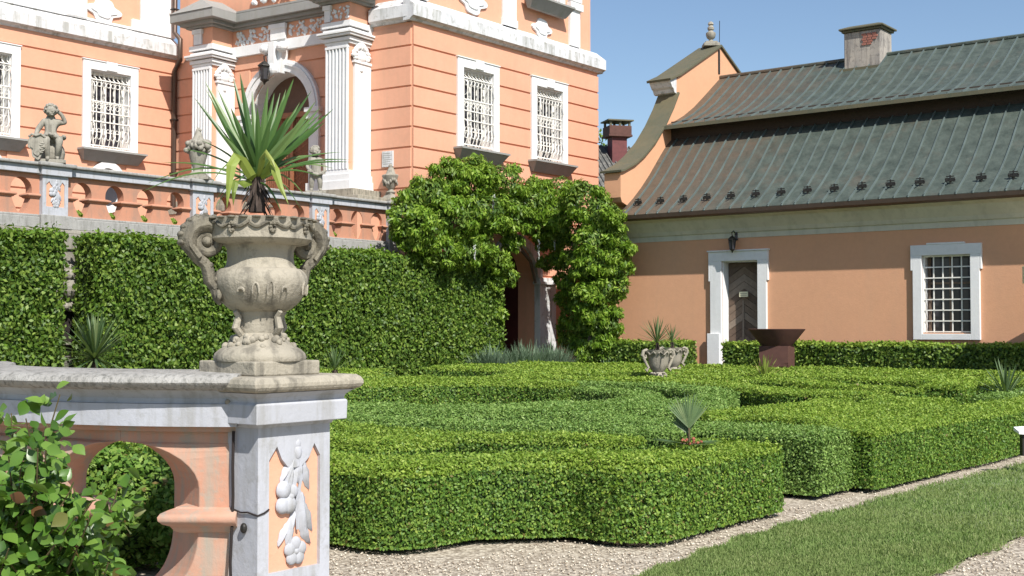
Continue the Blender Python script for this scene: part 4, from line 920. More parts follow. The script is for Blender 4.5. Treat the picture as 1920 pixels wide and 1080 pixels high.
# door
b = MB(FO); a0, a1, _, zt = DOOR
b.box(a0 - .26, a0, -.07, .0, 0.0, zt); b.box(a1, a1 + .2, -.07, .0, 0.0, zt); b.box(a0 - .3, a1 + .24, -.07, 0, zt, zt + .2)
b.box(a0 - .30, a0 - .26, -.07, 0, zt - .42, zt); b.box(a1 + .2, a1 + .24, -.07, 0, zt - .42, zt); b.box(a0 - .32, a1 + .26, -.10, 0.002, zt + .2, zt + .23)
b.box(a0 - .31, a0 - .02, -.12, -.0705, 0, 1.05); b.box(a0, a0 + .02, 0.001, .45, 0, zt); b.box(a1 - .02, a1, .001, .45, 0, zt); b.box(a0 + .02, a1 - .02, .001, .45, zt - .02, zt)
df = b.build('door_frame', 'white', ob, .006)
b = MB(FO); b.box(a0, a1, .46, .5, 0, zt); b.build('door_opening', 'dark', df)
# herringbone door leaf, slightly open
Fd = FO @ frame(a0 + .03, .22, 8)
dl = MB(Fd); dl.box(0, .68, .02, .05, 0.02, zt - .03); dlo = dl.build('door', 'wood', df)
def clip_poly(poly, x0, x1):
    for s_, c_ in ((1, x0), (-1, x1)):
        out = []
        for i in range(len(poly)):
            p_, q_ = poly[i], poly[(i + 1) % len(poly)]; ip, iq = s_ * (p_[0] - c_) >= 0, s_ * (q_[0] - c_) >= 0
            if ip: out.append(p_)
            if ip != iq: t_ = (c_ - p_[0]) / (q_[0] - p_[0]); out.append((c_, p_[1] + (q_[1] - p_[1]) * t_))
        poly = out
        if not poly: return poly
    return poly
woods = [M['wood'], plain('greyed_brown_wood', (.2, .155, .12), .8, 0, .4, 16), plain('dark_brown_wood', (.10, .065, .045), .75, 0, .4, 12)]
for k_ in range(-4, 20):
    for s_ in (0, 1):
        z = k_ * .16; sl = .7
        P_ = [(0, z), (.34, z + sl * .34), (.34, z + sl * .34 + .15), (0, z + .15)] if s_ == 0 else [(.34, z + sl * .34), (.68, z), (.68, z + .15), (.34, z + sl * .34 + .15)]
        P_ = [(x_, min(max(zz, .03), zt - .05)) for x_, zz in P_]
        if max(p_[1] for p_ in P_) - min(p_[1] for p_ in P_) < .1: continue
        q_ = MB(Fd); q_.prism(P_, 0.0, .02); q_.build('plank', woods[(k_ * 2 + s_ * 3 + (k_ // 3)) % 3], dlo)
b = MB(Fd); b.box(.30, .34, -.012, -.001, .5, 1.75); b.build('cover_strip', woods[1], dlo)
b = MB(FO); b.box(2.62, 2.82, .17, .185, 1.82, 1.93); nb_ = b.build('door_note', 'cream'); tag(nb_, 'small cream notice fixed to the brown herringbone door', 'notice')
b = MB(FO)
for r_ in range(2): b.box(2.64, 2.80, .168, .1695, 1.85 + .035 * r_, 1.858 + .035 * r_)
b.build('note_lines', 'wood', nb_)
# barred window
def out_window(c):
    a0, a1, zb, zt = c; b = MB(FO)
    b.box(a0 - .17, a0, -.07, 0, zb - .13, zt); b.box(a1, a1 + .17, -.07, 0, zb - .13, zt); b.box(a0 - .21, a1 + .21, -.07, 0, zt, zt + .2); b.box(a0, a1, -.07, 0, zb - .13, zb - .02)
    b.box(a0 - .21, a0 - .17, -.07, 0, zt - .28, zt); b.box(a1 + .17, a1 + .21, -.07, 0, zt - .28, zt); b.box(a0 + .1, a1 - .1, -.08, 0, zt + .2, zt + .235)
    b.box(a0, a0 + .012, .0, .3, zb, zt); b.box(a1 - .012, a1, 0, .3, zb, zt); b.box(a0 + .012, a1 - .012, 0, .3, zt - .012, zt)
    w_ = b.build('window', 'white', ob, .006)
    s_ = MB(FO); s_.prism_x([(.3, zb), (-.02, zb - .02), (-.02, zb - .12), (.3, zb - .1)], a0, a1); s_.build('sill', 'grey_soffit', w_)
    g_ = MB(FO); g_.box(a0, a1, .26, .28, zb, zt); g_.build('pane', 'glass', w_)
    g_ = MB(FO); xm = (a0 + a1) / 2
    for xx in (a0 + .05, xm, a1 - .05): g_.box(xx - .025, xx + .025, .22, .258, zb, zt)
    g_.box(a0, a1, .225, .255, zb + .92, zb + .96); g_.build('casement', 'wood', w_)
    g_ = MB(FO); nx, nz = 4, 7
    for i in range(nx + 2): xx = a0 + .02 + (a1 - a0 - .04) * i / (nx + 1); g_.box(xx - .011, xx + .011, .045, .06, zb, zt)
    for i in range(nz + 1): zz = zb + .02 + (zt - zb - .04) * i / nz; g_.box(a0, a1, .03, .044, zz - .011, zz + .011)
    g_.build('grille', 'iron_white', w_)
out_window(WIN); out_window((12.0, 12.9, 1.08, 2.54))
la2 = thing('lantern', 'small dark wall lantern mounted above the brown herringbone door', 'lantern', tuple(FO @ Vector((2.66, -.15, 2.95))))
lantern(FO, 2.66, -.2, 2.93, .62).build('lantern_cage', 'iron', la2)
b = MB(FO); b.lathe([(.055, 2.80), (.08, 3.0)], 2.66, -.2, 6); b.box(2.63, 2.69, -.03, 0, 3.0, 3.25); b.build('lantern_glass', 'glass', la2)

# ------------------------------------------------------------------ background house
bh = thing('background_house', 'grey tiled house roof behind the gap between castle and gable', 'house', (4.6, 46, 0), 20)
b = MB(WM[bh.name]); b.box(-5, 5, -.5, 6, 0, 5.6); b.build('wall', 'peach_out', bh)
b = MB(WM[bh.name]); b.prism_x([(-1, 5.2), (2.75, 8.25), (6.5, 5.4), (6.5, 5.2), (2.75, 8.05), (-1, 5.0)], -5.3, 5.3); rb = b.build('roof', 'tiles', bh)
b = MB(WM[bh.name])
for i in range(260): 
    x = -5.2 + i * .2; b.tube([(x, -1, 5.24), (x, 2.75, 8.28)], .035, 5)
b.build('roof_ribs', 'tiles', rb)
bc = thing('chimney', 'square brown and red chimney with openings on the far grey roof', 'chimney', tuple(at(1158, 262, 48)), 15); F_ = WM[bc.name]
b = MB(F_); b.box(-.30, .30, -.28, .28, -1.2, .1); b.build('shaft', 'redpaint', bc)
b = MB(F_); b.box(-.48, .48, -.42, .42, .1, .18); b.box(-.45, .45, -.4, .4, .18, .52); b.build('head', 'rust', bc, .01)
b = MB(F_); 
for x in (-.38, 0, .38):
    for y in (-.33, .33): b.box(x - .04, x + .04, y - .04, y + .04, .52, .70)
b.box(-.52, .52, -.46, .46, .70, .75); b.build('cap', 'moss_metal', bc)
tw = thing('tree', 'sparse bluish treetop behind the far brown chimney', 'tree', (4.2, 52, 0)); F_ = WM[tw.name]
b = MB(F_); b.tube([(0, 0, 0), (.1, 0, 4), (0, 0, 7.5)], [.25, .18, .08], 8)
for i in range(10): a = i * 2.4; b.tube([(0, 0, 5 + i * .25), (.8 * math.cos(a), .8 * math.sin(a), 6.2 + i * .25), (1.4 * math.cos(a), 1.4 * math.sin(a), 7 + i * .22)], [.06, .04, .02], 5)
b.build('trunk', 'bark', tw)
V, Q = cloud([((4.2 + random.uniform(-1.6, 1.6), 52 + random.uniform(-1, 1), random.uniform(6.6, 8.9)), random.uniform(.3, .55)) for _ in range(16)], 60, .16, .6); qmesh('crown', V, Q, np.ones(len(Q)), ['core', 'horn'], tw)

# ------------------------------------------------------------------ tall hornbeam hedges
def hseg(x0, x1, y): return [tuple((FT @ Vector((x, y, 0)))[:2]) for x in np.linspace(x0, x1, 12)]
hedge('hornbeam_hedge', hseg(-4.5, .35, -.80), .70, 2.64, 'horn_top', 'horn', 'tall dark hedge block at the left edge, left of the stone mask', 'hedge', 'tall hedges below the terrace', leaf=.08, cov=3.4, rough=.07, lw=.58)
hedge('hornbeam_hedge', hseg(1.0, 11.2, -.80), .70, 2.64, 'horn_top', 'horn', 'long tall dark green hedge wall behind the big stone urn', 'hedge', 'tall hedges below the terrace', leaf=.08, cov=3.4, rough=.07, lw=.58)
def oseg(x0, x1, y): return [tuple((FO @ Vector((x, y, 0)))[:2]) for x in np.linspace(x0, x1, 8)]
hedge('low_hedge', oseg(-.4, 1.95, -.75), .5, .88, 'box_young', 'horn', 'clipped hedge at the outbuilding wall left of the door', 'hedge', 'clipped hedges along the outbuilding', leaf=.07, cov=2.4, rough=.03)
hedge('low_hedge', oseg(2.85, 14, -.75), .5, .88, 'box_young', 'horn', 'long clipped hedge at the outbuilding wall right of the door under the window', 'hedge', 'clipped hedges along the outbuilding', leaf=.07, cov=2.4, rough=.03)

# ------------------------------------------------------------------ parterre of box hedges
HB = .45; grp = 'clipped box hedges of the parterre'
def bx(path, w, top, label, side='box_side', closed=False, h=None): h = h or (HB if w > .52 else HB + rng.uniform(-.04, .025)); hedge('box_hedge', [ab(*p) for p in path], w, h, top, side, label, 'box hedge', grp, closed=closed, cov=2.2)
def arc(ca, cb, r, a0, a1, n=24, ra=None): return [(ca + (ra or r) * math.cos(R(a)), cb + r * math.sin(R(a))) for a in np.linspace(a0, a1, n)]
bx([(1.62, .26), (.27, .26), (.27, .62), (-.10, .95), (-.32, 1.14), (-.71, 1.14), (-.71, 4.6), (-.3, 5.0), (-.3, 7.0)], .53, 'box_young', 'nearest zigzag box hedge with bright yellow-green top beside the gravel')
bx([(2.68, .10), (2.68, 1.0), (2.75, 1.7), (3.1, 2.35), (3.6, 2.9)], .55, 'box_blue', 'bluish box hedge curving back from the notch behind the near palm', 'box_blue')
bx([(2.98, .22), (6.0, .15), (9.5, .08), (14.5, .0)], .58, 'box_young', 'long straight yellow-green box hedge running up the right side of the lawn strip')
bx([(.66, 2.08), (.25, 2.2), (.1, 3.2), (.15, 4.4)], .40, 'box_young', 'short yellow-green box hedge right behind the nearest zigzag hedge')
bx([(1.42, .98), (1.30, 1.55), (.98, 2.35), (.92, 3.2), (.85, 4.4), (1.1, 5.4)], .38, 'box_young', 'second yellow-green box row behind the nearest zigzag hedge')
bx([(2.12, 1.0), (2.05, 1.6), (1.72, 2.5), (1.62, 3.2), (1.6, 4.2), (1.75, 5.2), (1.9, 7)], .42, 'box_blue', 'bluish box row left of the near fan palm', 'box_blue')
C0 = (5.3, 6.0)
bx(arc(*C0, 2.35, 0, 172, 30), .62, 'box_young', 'far half of the round box hedge enclosing the open middle')
bx(arc(*C0, 2.3, 180, 352, 30), .42, 'box_blue', 'near half of the round box hedge enclosing the open middle', 'box_blue')
bx(arc(*C0, 3.12, 165, 300, 26), .36, 'box_blue', 'bluish curved box hedge just outside the near half of the round hedge', 'box_blue')
bx(arc(*C0, 3.15, 308, 372, 16), .5, 'box_blue', 'bluish curved box hedge right of the open middle', 'box_blue')
bx(arc(*C0, 3.85, 150, 262, 24), .30, 'box_blue', 'outermost bluish curved box hedge in front of the open middle', 'box_blue')
bx(arc(*C0, 3.15, 20, 150, 26), .5, 'box_young', 'curved yellow-green box hedge behind the round middle')
bx([(3.7, 1.0), (5.2, .95), (6.8, 1.0), (7.2, 1.3)], .75, 'box_young', 'broad yellow-green box row inside the long right-hand hedge')
bx([(4.0, 2.0), (4.6, 1.85), (6.2, 1.75), (7.0, 2.0)], .45, 'box_young', 'narrow yellow-green box row two lines in from the right-hand hedge')
bx([(8.3, .75), (9.6, .80), (11, .8)], .42, 'box_blue', 'short bluish box row near the right-hand palm', 'box_blue')
bx([(7.6, 1.75), (7.8, 2.8), (8.3, 3.6), (9.2, 4.6), (9.5, 6), (9.4, 8.5)], .6, 'box_young', 'sweeping box hedge behind the round middle towards the potted plant')
bx([(8.6, 1.75), (9.1, 2.9), (10.0, 3.9), (10.45, 5.5), (10.4, 9)], .45, 'box_young', 'wide-topped box hedge in front of the far pit')
bx([(9.4, 1.7), (10.6, 1.9), (11.3, 3.4), (11.4, 5.0)], .5, 'box_young', 'angled box hedge left of the right-hand palm')
bx([(11.25, 5.3), (11.3, 7.0), (11.1, 9.5)], .5, 'box_blue', 'bluish far box row beyond the carved pot', 'box_blue')
bx([(12.0, 1.2), (12.2, 3), (12.3, 5), (12.1, 9), (11.8, 12)], .48, 'box_young', 'fourth box row from the far edge of the parterre')
bx([(13.3, .6), (13.35, 4), (13.2, 8), (12.8, 12.4)], .5, 'box_young', 'third box row from the far edge of the parterre')
bx([(14.3, .3), (14.4, 5), (14.2, 9), (13.7, 12.8)], .5, 'box_young', 'second box row from the far edge of the parterre')
bx([(15.4, .5), (15.5, 5.0), (15.4, 9.0), (14.8, 12.9)], .6, 'box_young', 'farthest box row in front of the lavender and the low hedge')
bx([(1.5, 11.9), (6, 12.2), (10.8, 12.4)], .5, 'box_young', 'box row at the foot of the tall hedge')
bx([(2.2, 9.0), (4, 10.2), (6, 10.9), (9.0, 10.8)], .5, 'box_young', 'curved box row left of the round middle')
bx([(.1, 8.0), (.9, 9.6), (2.5, 11.0)], .5, 'box_blue', 'bluish box row behind the big stone urn', 'box_blue')

# ------------------------------------------------------------------ wisteria over the basement arch
wi = thing('wisteria', 'huge bright green wisteria draped over the arch at the castle corner', 'climbing plant', (1.2, 28.4, 0))
def wp(px, py, off): # point in front of the wing wall (off metres)
    r_ = (px - 960) / 2338; o2 = np.array([-2.11, 26.36]) + off * NN; t_ = (r_ * o2[1] - o2[0]) / (UU[0] - r_ * UU[1]); P_ = o2 + UU * t_
    return (P_[0], P_[1], 1.2 + (612 - py) / 2338 * P_[1])
wp0 = wp
def wq(px, py, off):
    p_ = wp0(px, py, off); k_ = min(1, max(0, (px - 1030) / 70)); Y_ = p_[1] * (1 - k_) + (26.9 + .4 * (1 - off)) * k_
    return ((px - 960) / 2338 * Y_, Y_, 1.2 + (612 - py) / 2338 * Y_)
BL = [(800, 365, .5, .50), (840, 335, .6, .50), (890, 335, .7, .58), (945, 345, .7, .55), (1000, 365, .7, .48), (1050, 362, .6, .50), (1095, 375, .6, .55), (1130, 410, .6, .50), (770, 375, .4, .35),
      (790, 425, .9, .42), (850, 410, .95, .52), (905, 400, 1.05, .52), (955, 405, 1.0, .48), (1010, 415, .95, .45), (990, 385, .9, .45), (1035, 400, .9, .42), (1045, 445, .85, .34), (1050, 490, .7, .28), (1055, 525, .6, .24), (1000, 430, .95, .24), (1065, 425, .9, .5), (1110, 455, .9, .42),
      (900, 465, 1.0, .38), (935, 492, .9, .30), (960, 455, .95, .25), (1020, 455, .85, .22), (1023, 492, .7, .22), (955, 522, .8, .22), (928, 530, .7, .25), (935, 590, .7, .2),
      (830, 475, .9, .42), (870, 475, .9, .42), (780, 455, .7, .36), (1085, 490, .7, .42), (1135, 490, .7, .42), (1160, 505, .8, .32), (1080, 535, .6, .36), (1130, 545, .7, .40), (1158, 540, .8, .28), (1075, 590, .6, .34), (1115, 600, .7, .38), (1145, 590, .7, .28), (1090, 645, .6, .34), (1130, 640, .6, .3), (1060, 560, .5, .25), (1062, 620, .5, .25), (1100, 670, .6, .25), (1105, 560, .7, .42), (1135, 610, .65, .38), (1095, 610, .6, .34), (1120, 650, .6, .32), (1100, 500, .8, .4), (1165, 470, .7, .36), (1150, 440, .7, .38), (760, 410, .6, .38), (765, 440, .6, .34), (1070, 640, .5, .26)]
blobs = [(wq(px, py, off), (r_ * .95, r_ * .95, r_ * .85)) for px, py, off, r_ in BL]
# break every mass into drooping sprays
sub = []
for c, r_ in blobs:
    for _ in range(15):
        d_ = np.array([random.gauss(0, 1), random.gauss(0, 1), random.gauss(0, 1)]); d_ /= np.linalg.norm(d_); q_ = np.array(c) + d_ * np.array(r_) * .85
        sub.append((tuple(q_), (r_[0] * .36, r_[1] * .36, r_[2] * .30)))
V1, Q1 = cloud(sub, 620, .115, .36, hang=1.6, spread=.9, out=.6, jitter=.2, shell=.5)
V2, Q2 = cloud([(c, tuple(np.array(r_) * .85)) for c, r_ in blobs], 420, .11, .4, hang=1.2, spread=.8, shell=.9)
qmesh('foliage', np.vstack([V1, V2]), np.vstack([Q1, Q2 + len(V1)]), np.concatenate([np.ones(len(Q1)), np.full(len(Q2), 2)]), ['core', 'wist', 'horn'], wi)
wp = wq
b = MB(); P_ = [wp(1112, 700, .35), wp(1108, 640, .4), wp(1118, 560, .35), wp(1095, 480, .4), wp(1050, 430, .5), wp(980, 400, .6), wp(900, 390, .6)]
b.tube(P_, [.09, .08, .075, .07, .06, .05, .04], 8); b.tube([wp(1095, 700, .4), wp(1118, 620, .42), wp(1100, 540, .38), wp(1110, 450, .4)], [.05, .05, .04, .04], 7)
b.tube([wp(955, 440, .8), wp(975, 465, .5), wp(995, 490, .25), wp(1004, 530, .2)], [.05, .045, .04, .03], 7); b.tube([wp(930, 425, .9), wp(965, 445, .8), wp(975, 470, .7)], .03, 6); b.build('trunk', 'bark', wi, 0, True)
b = MB()
for px, py, o_, L_ in ((1122, 385, 1.15, .7), (1096, 420, 1.3, .6), (1010, 450, 1.1, .45), (925, 365, 1.3, .4), (1080, 385, 1.2, .3), (890, 460, 1.2, .3), (1040, 440, 1.15, .35)):
    c = wp(px, py, o_)
    for i in range(26):
        t_ = i / 26; b.ell((c[0] + random.uniform(-.03, .03) * (1.2 - t_), c[1] + random.uniform(-.03, .03), c[2] - t_ * L_), (.012, .012, .02), 5, 4)
b.build('flower_clusters', 'wist_fl', wi)

gw = thing('garden_wall', 'salmon wall closing the gap between castle wing and outbuilding behind the wisteria', 'wall', (2.3, 30, 0))
b = MB(); b.add([(2.3, 27.9, 0), (2.3, 31.7, 0), (2.55, 31.7, 0), (2.55, 27.9, 0), (2.3, 27.9, 3.4), (2.3, 31.7, 3.4), (2.55, 31.7, 3.4), (2.55, 27.9, 3.4)], [(0, 1, 2, 3), (4, 5, 6, 7), (0, 1, 5, 4), (1, 2, 6, 5), (2, 3, 7, 6), (3, 0, 4, 7)]); b.build('wall', 'peach_out', gw)
# ------------------------------------------------------------------ lavender, small plants
def tuft(name, c, r, h, n, L, w, mat, label, cat, spread=.6, droop=.3, group=None):
    b = MB()
    for i in range(n):
        a = random.random() * 6.283; q = math.sqrt(random.random()); x, y = c[0] + r[0] * q * math.cos(a), c[1] + r[1] * q * math.sin(a)
        k = Vector((math.cos(a) * q * spread + random.gauss(0, .18), math.sin(a) * q * spread + random.gauss(0, .18), 1))
        hh = c[2] + h * random.uniform(.1, .6) * (1 - .5 * q); blade(b, (x, y, hh), k, L * random.uniform(.6, 1.2), w, droop, 3)
    o = b.build(name, mat); tag(o, label, cat, group); return o
for px, Y, rr, hh, lb_ in ((925, 25.9, (.42, .3), .5, 'grey-green lavender mound at the end of the tall hedge'), (985, 26.3, (.5, .35), .68, 'tallest grey-green lavender mound in front of the dark arch'), (1035, 26.7, (.42, .3), .58, 'grey-green lavender mound in front of the white arch pier')):
    tuft('lavender', ((px - 960) / 2338 * Y, Y, 0), rr, hh + .42, 1000, .42, .018, 'lav', lb_, 'lavender', .7, .1, 'lavender mounds by the arch')
tuft('herb_clump', ((1140 - 960) / 2338 * 26.6, 26.6, 0), (.35, .25), .5, 350, .26, .02, 'lav', 'low grey-green herb clump at the foot of the wisteria', 'plant', .7, .1)

def sword_plant(name, base, trunk, n, L, w, mat, label, cat='plant', lo=-10, hi=85, droop=.35, group=None, tr=.05, old=0, bias=None):
    t = thing(name, label, cat, tuple(base), 0, group); b = MB(); bs = Vector(base)
    if trunk > 0:
        k = MB(); k.tube([bs, bs + Vector((.01, 0, trunk * .5)), bs + Vector((0, 0, trunk))], [tr * 1.25, tr, tr * .9], 9)
        for i in range(26): a = random.random() * 6.28; z = random.uniform(.1, 1) * trunk; blade(k, bs + Vector((tr * .8 * math.cos(a), tr * .8 * math.sin(a), z)), (math.cos(a), math.sin(a), -.5), trunk * .35, w * .8, .5, 3)
        k.build('trunk', 'trunk_dark', t)
    top = bs + Vector((0, 0, trunk))
    for i in range(n):
        a = i * 2.39996 + random.uniform(-.3, .3); e = R(lo + (hi - lo) * ((i + .5) / n) ** .8)
        d = Vector((math.cos(a) * math.cos(e), math.sin(a) * math.cos(e), math.sin(e))); blade(b, top + Vector((0, 0, .03 * L * i / n)), d, L * random.uniform(.8, 1.1), w, droop * random.uniform(.3, 1.2) * math.cos(e) + .02, 6)
    b.build('leaves', mat, t); return t
sword_plant('yucca', at(178, 730, 17.2) , .42, 110, .66, .042, 'palm', 'spiky yucca in front of the gap between the tall hedges', 'yucca', -25, 85, .5)
sword_plant('yucca', tuple(at(628, 705, 20.0)), .1, 34, .42, .025, 'palm', 'small spiky yucca between the big urn and the tall hedge', 'yucca', 5, 85, .2)
sword_plant('yucca', (at(1432, 700, 19.6).x, 19.6, .25), .12, 34, .40, .028, 'yucca_old', 'small brownish yucca at the left foot of the rusty fire bowl', 'yucca', 5, 85, .2)
sword_plant('yucca', (at(1884, 735, 14.6).x, 14.6, .25), .12, 44, .46, .026, 'palm', 'spiky yucca inside the box hedges at the right edge', 'yucca', 0, 85, .3)
# fan palm
def fan_palm():
    c = at(1292, 832, 7.75); t = thing('fan_palm', 'small fan palm with one upright fan rising from the near box hedges', 'palm', tuple(c)); b = MB(); s = MB()
    def fan(o, d, up, R_, L, n=19, spanr=150, stem=.12):
        d = Vector(d).normalized(); up = Vector(up).normalized(); sd_ = d.cross(up).normalized(); h_ = Vector(o) + d * stem; s.tube([o, tuple(h_)], .006, 5)
        for i in range(n):
            a = R(-spanr / 2 + spanr * i / (n - 1)); q = (d * math.cos(a) + sd_ * math.sin(a)); blade(b, h_, q, L * (1 - .25 * abs(a) / 1.4) * random.uniform(.88, 1.05), .0145, .05, 4, .3, up=tuple(up))
    fan(c, (-.02, .1, 1), (0, -1, .1), 1, .23, 17, 84, .10)
    fan(c, (-.15, .4, 1), (0, -1, .3), 1, .17, 15, 80, .07)
    fan(c, (-1, .1, .15), (0, 0, 1), 1, .20, 13, 120, .06); fan(c, (1, .2, .12), (0, 0, 1), 1, .18, 11, 110, .05); fan(c, (.3, -1, .1), (0, 0, 1), 1, .14, 9, 100, .04); fan(c, (-.5, -.6, .2), (0, 0, 1), 1, .16, 9, 90, .04)
    b.build('fronds', 'palm', t); s.build('stems', 'stem', t)
    f = MB()
    for i in range(14): f.ell(tuple(c + Vector((random.uniform(-.07, .08), random.uniform(-.1, .0), random.uniform(0, .035)))), [random.uniform(.006, .013)] * 3, 6, 4)
    f.build('dry_bracts', 'petal', t); return c
pc = fan_palm()

# ------------------------------------------------------------------ urns
def scroll(b, F, path, rad, n=8): b.tube([F @ Vector(p) for p in path], rad, n)
def spiral(cx, cz, r0, r1, a0, a1, n=22): return [(cx + (r0 + (r1 - r0) * i / n) * math.cos(R(a0 + (a1 - a0) * i / n)), 0, cz + (r0 + (r1 - r0) * i / n) * math.sin(R(a0 + (a1 - a0) * i / n))) for i in range(n + 1)]
def big_urn():
    base = FG @ Vector((.165, .185, 1.01)); t = thing('stone_urn', 'large carved sandstone urn with scroll handles on the nearest pier', 'urn', tuple(base)); F = Matrix.Translation(base) 
    b = MB(FG); b.box(-.003, .332, .018, .353, 1.01, 1.066); b.build('plinth', 'stone', t, .006)
    z = lambda py: 1.2 + (612 - py) * (.962 if py < 560 else 1) / 470 - 1.01 + (.0 if py < 560 else -.004)
    r = lambda v: v / 470
    b = MB(F); b.lathe([(r(84), z(674)), (r(86), z(668)), (r(83), z(660)), (r(74), z(652)), (r(60), z(645)), (r(52), z(638)), (r(47), z(628)), (r(42), z(622)), (r(43), z(612)), (r(41), z(600)), (r(44), z(588)), (r(46), z(583))], n=40); b.build('foot', 'stone', t, 0, True)
    b = MB(F)
    for i in range(16):
        a = i * math.pi / 8; b.ell((r(76) * math.cos(a), r(76) * math.sin(a), z(664)), (.013, .013, .016), 8, 6)
    for i in range(60):
        a = random.random() * 6.283; q = random.random(); rr_ = r(64 - 22 * q); b.ell((rr_ * math.cos(a), rr_ * math.sin(a), z(648 - 22 * q)), [random.uniform(.008, .017)] * 3, 8, 6)
    b.build('foot_carving', 'stone', t, 0, True)
    for i in range(4):
        b = MB(F); a = R(-40 + 90 * i); b.tube([(r(44) * math.cos(a), r(44) * math.sin(a), z(625)), (r(56) * math.cos(a), r(56) * math.sin(a), z(612)), (r(50) * math.cos(a), r(50) * math.sin(a), z(592)), (r(58) * math.cos(a), r(58) * math.sin(a), z(582))], [.014, .016, .013, .01], 7); b.build('foot_bracket', 'stone', t, 0, True)
    b = MB(F); b.lathe([(r(46), z(583)), (r(58), z(577)), (r(70), z(566)), (r(80), z(552)), (r(86), z(536)), (r(88), z(524)), (r(86), z(514)), (r(81), z(506)), (r(75), z(501)), (r(67), z(499)), (r(63), z(493)), (r(61), z(478)), (r(62), z(464)), (r(66), z(456)), (r(87), z(452)),
                      (r(95), z(444)), (r(94), z(424)), (r(96), z(412)), (r(98), z(404)), (r(90), z(404)), (r(86), z(410)), (r(40), z(412))], n=56); b.build('bowl', 'stone', t, 0, True)
    b = MB(F)
    # carved wave round the rim
    for k_ in range(8):
        a0 = k_ * 45
        for sgn in (1, -1):
            pts = []
            for i in range(12):
                u_ = i / 11; a = R(a0 + 22 * u_ * sgn + (0 if sgn > 0 else 45)); rr_ = r(96 + 2 * math.sin(u_ * 3)); zz = z(419 + 6 * math.sin(u_ * 5.2 + k_) * (1 - .4 * u_)); pts.append((rr_ * math.cos(a), rr_ * math.sin(a), zz))
            b.tube(pts, [.009 * (1 - .5 * i / 11) for i in range(12)], 6)
        a = R(a0 + 24)
        for i in range(9): q = R(i * 45); b.ell((r(97) * math.cos(a + .04 * math.cos(q)), r(97) * math.sin(a + .04 * math.cos(q)), z(425) + .018 * math.sin(q)), (.008, .008, .007), 6, 5)
    for i in range(26):
        a = i * 2 * math.pi / 26; b.ell((r(98) * math.cos(a), r(98) * math.sin(a), z(406)), (.018, .018, .006), 8, 5)
    b.build('rim_carving', 'stone_dark', t, 0, True); b = MB(F)
    # gadroons and leaves low on the bowl
    for i in range(20):
        a = i * 2 * math.pi / 20 + .1
        if i % 5 == 3: continue
        if 3.4 < a < 4.1: continue
        h_ = .02 + .012 * math.sin(i * 1.7); q = z(545)
        b.tube([(r(86.5) * math.cos(a + .07 * math.cos(t_)), r(86.5) * math.sin(a + .07 * math.cos(t_)), q + h_ * 1.25 * math.sin(t_)) for t_ in np.linspace(-.3, 3.5, 9)], [.003, .004, .005, .006, .006, .006, .005, .004, .003], 6)
    b.build('bowl_carving', 'stone', t, 0, True)
    for sgn, ang in ((1, 210), (-1, 32)):
        Fh = F @ Matrix.Rotation(R(ang), 4, 'Z') @ Matrix.Diagonal((.95 if sgn > 0 else .84, 1, 1, 1)); hb = MB(Fh)
        ux, uz = .236, z(446); path = spiral(ux, uz, .022, .078, 40, -330 + 40 + 20) if 0 else None
        inner = spiral(ux - .004, uz - .006, .016, .054, 250, 250 - 470, 30)
        # from volute eye out, over the top, down the outside
        out = [(ux + .072 * math.cos(R(a)), 0, uz + .062 * math.sin(R(a))) for a in (140, 115, 90, 60, 30, 0, -25)]
        tail = [(.305, 0, z(482)), (.275, 0, z(500)), (.238, 0, z(508)), (.215, 0, z(498))]
        hb.tube(inner, [.012 + .012 * i / 30 for i in range(31)], 8, flat=(0, 1, 0))
        hb.tube([(.185, 0, z(428))] + out + [(.296, 0, z(464)), (.268, 0, z(481)), (.236, 0, z(493)), (.222, 0, z(506)), (.216, 0, z(524)), (.198, 0, z(536)), (.176, 0, z(530)), (.174, 0, z(515)), (.190, 0, z(511))],
                [.02, .028, .036, .039, .041, .041, .039, .034, .028, .025, .024, .026, .026, .024, .022, .018, .013], 9, flat=(0, 1, 0))
        for dy in (-.026, .026): hb.tube([(x_ * 1.0, dy, z_) for x_, _, z_ in out + [(.292, 0, z(464)), (.264, 0, z(481))]], .012, 6)
        hb.ell((ux - .004, 0, uz - .01), (.022, .034, .022), 10, 8); hb.ell((.193, 0, z(523)), (.014, .03, .014), 10, 8)
        for i in range(9): a = R(150 - i * 20); hb.ell((ux + .102 * math.cos(a), 0, uz + .090 * math.sin(a)), (.014, .028, .014), 8, 6)
        for i in range(4): hb.ell((.285 - .022 * i, 0, z(472 + 8 * i)), (.018, .028, .016), 7, 5)
        # leaf running down on to the bowl
        hb.tube([(.205, 0, z(534)), (.190, .0, z(546)), (.184, 0, z(558)), (.172, 0, z(570))], [.016, .022, .02, .008], 8); hb.ell((.185, .028, z(552)), (.012, .014, .022), 8, 6); hb.ell((.185, -.028, z(552)), (.012, .014, .022), 8, 6)
        hb.build('handle', 'stone_dark', t, 0, True)
    b = MB(F); b.lathe([(.175, z(409)), (.17, z(407)), (.06, z(404)), (.01, z(403))], n=24); b.build('potting_soil', 'soil', t)
    return base
ub = big_urn()
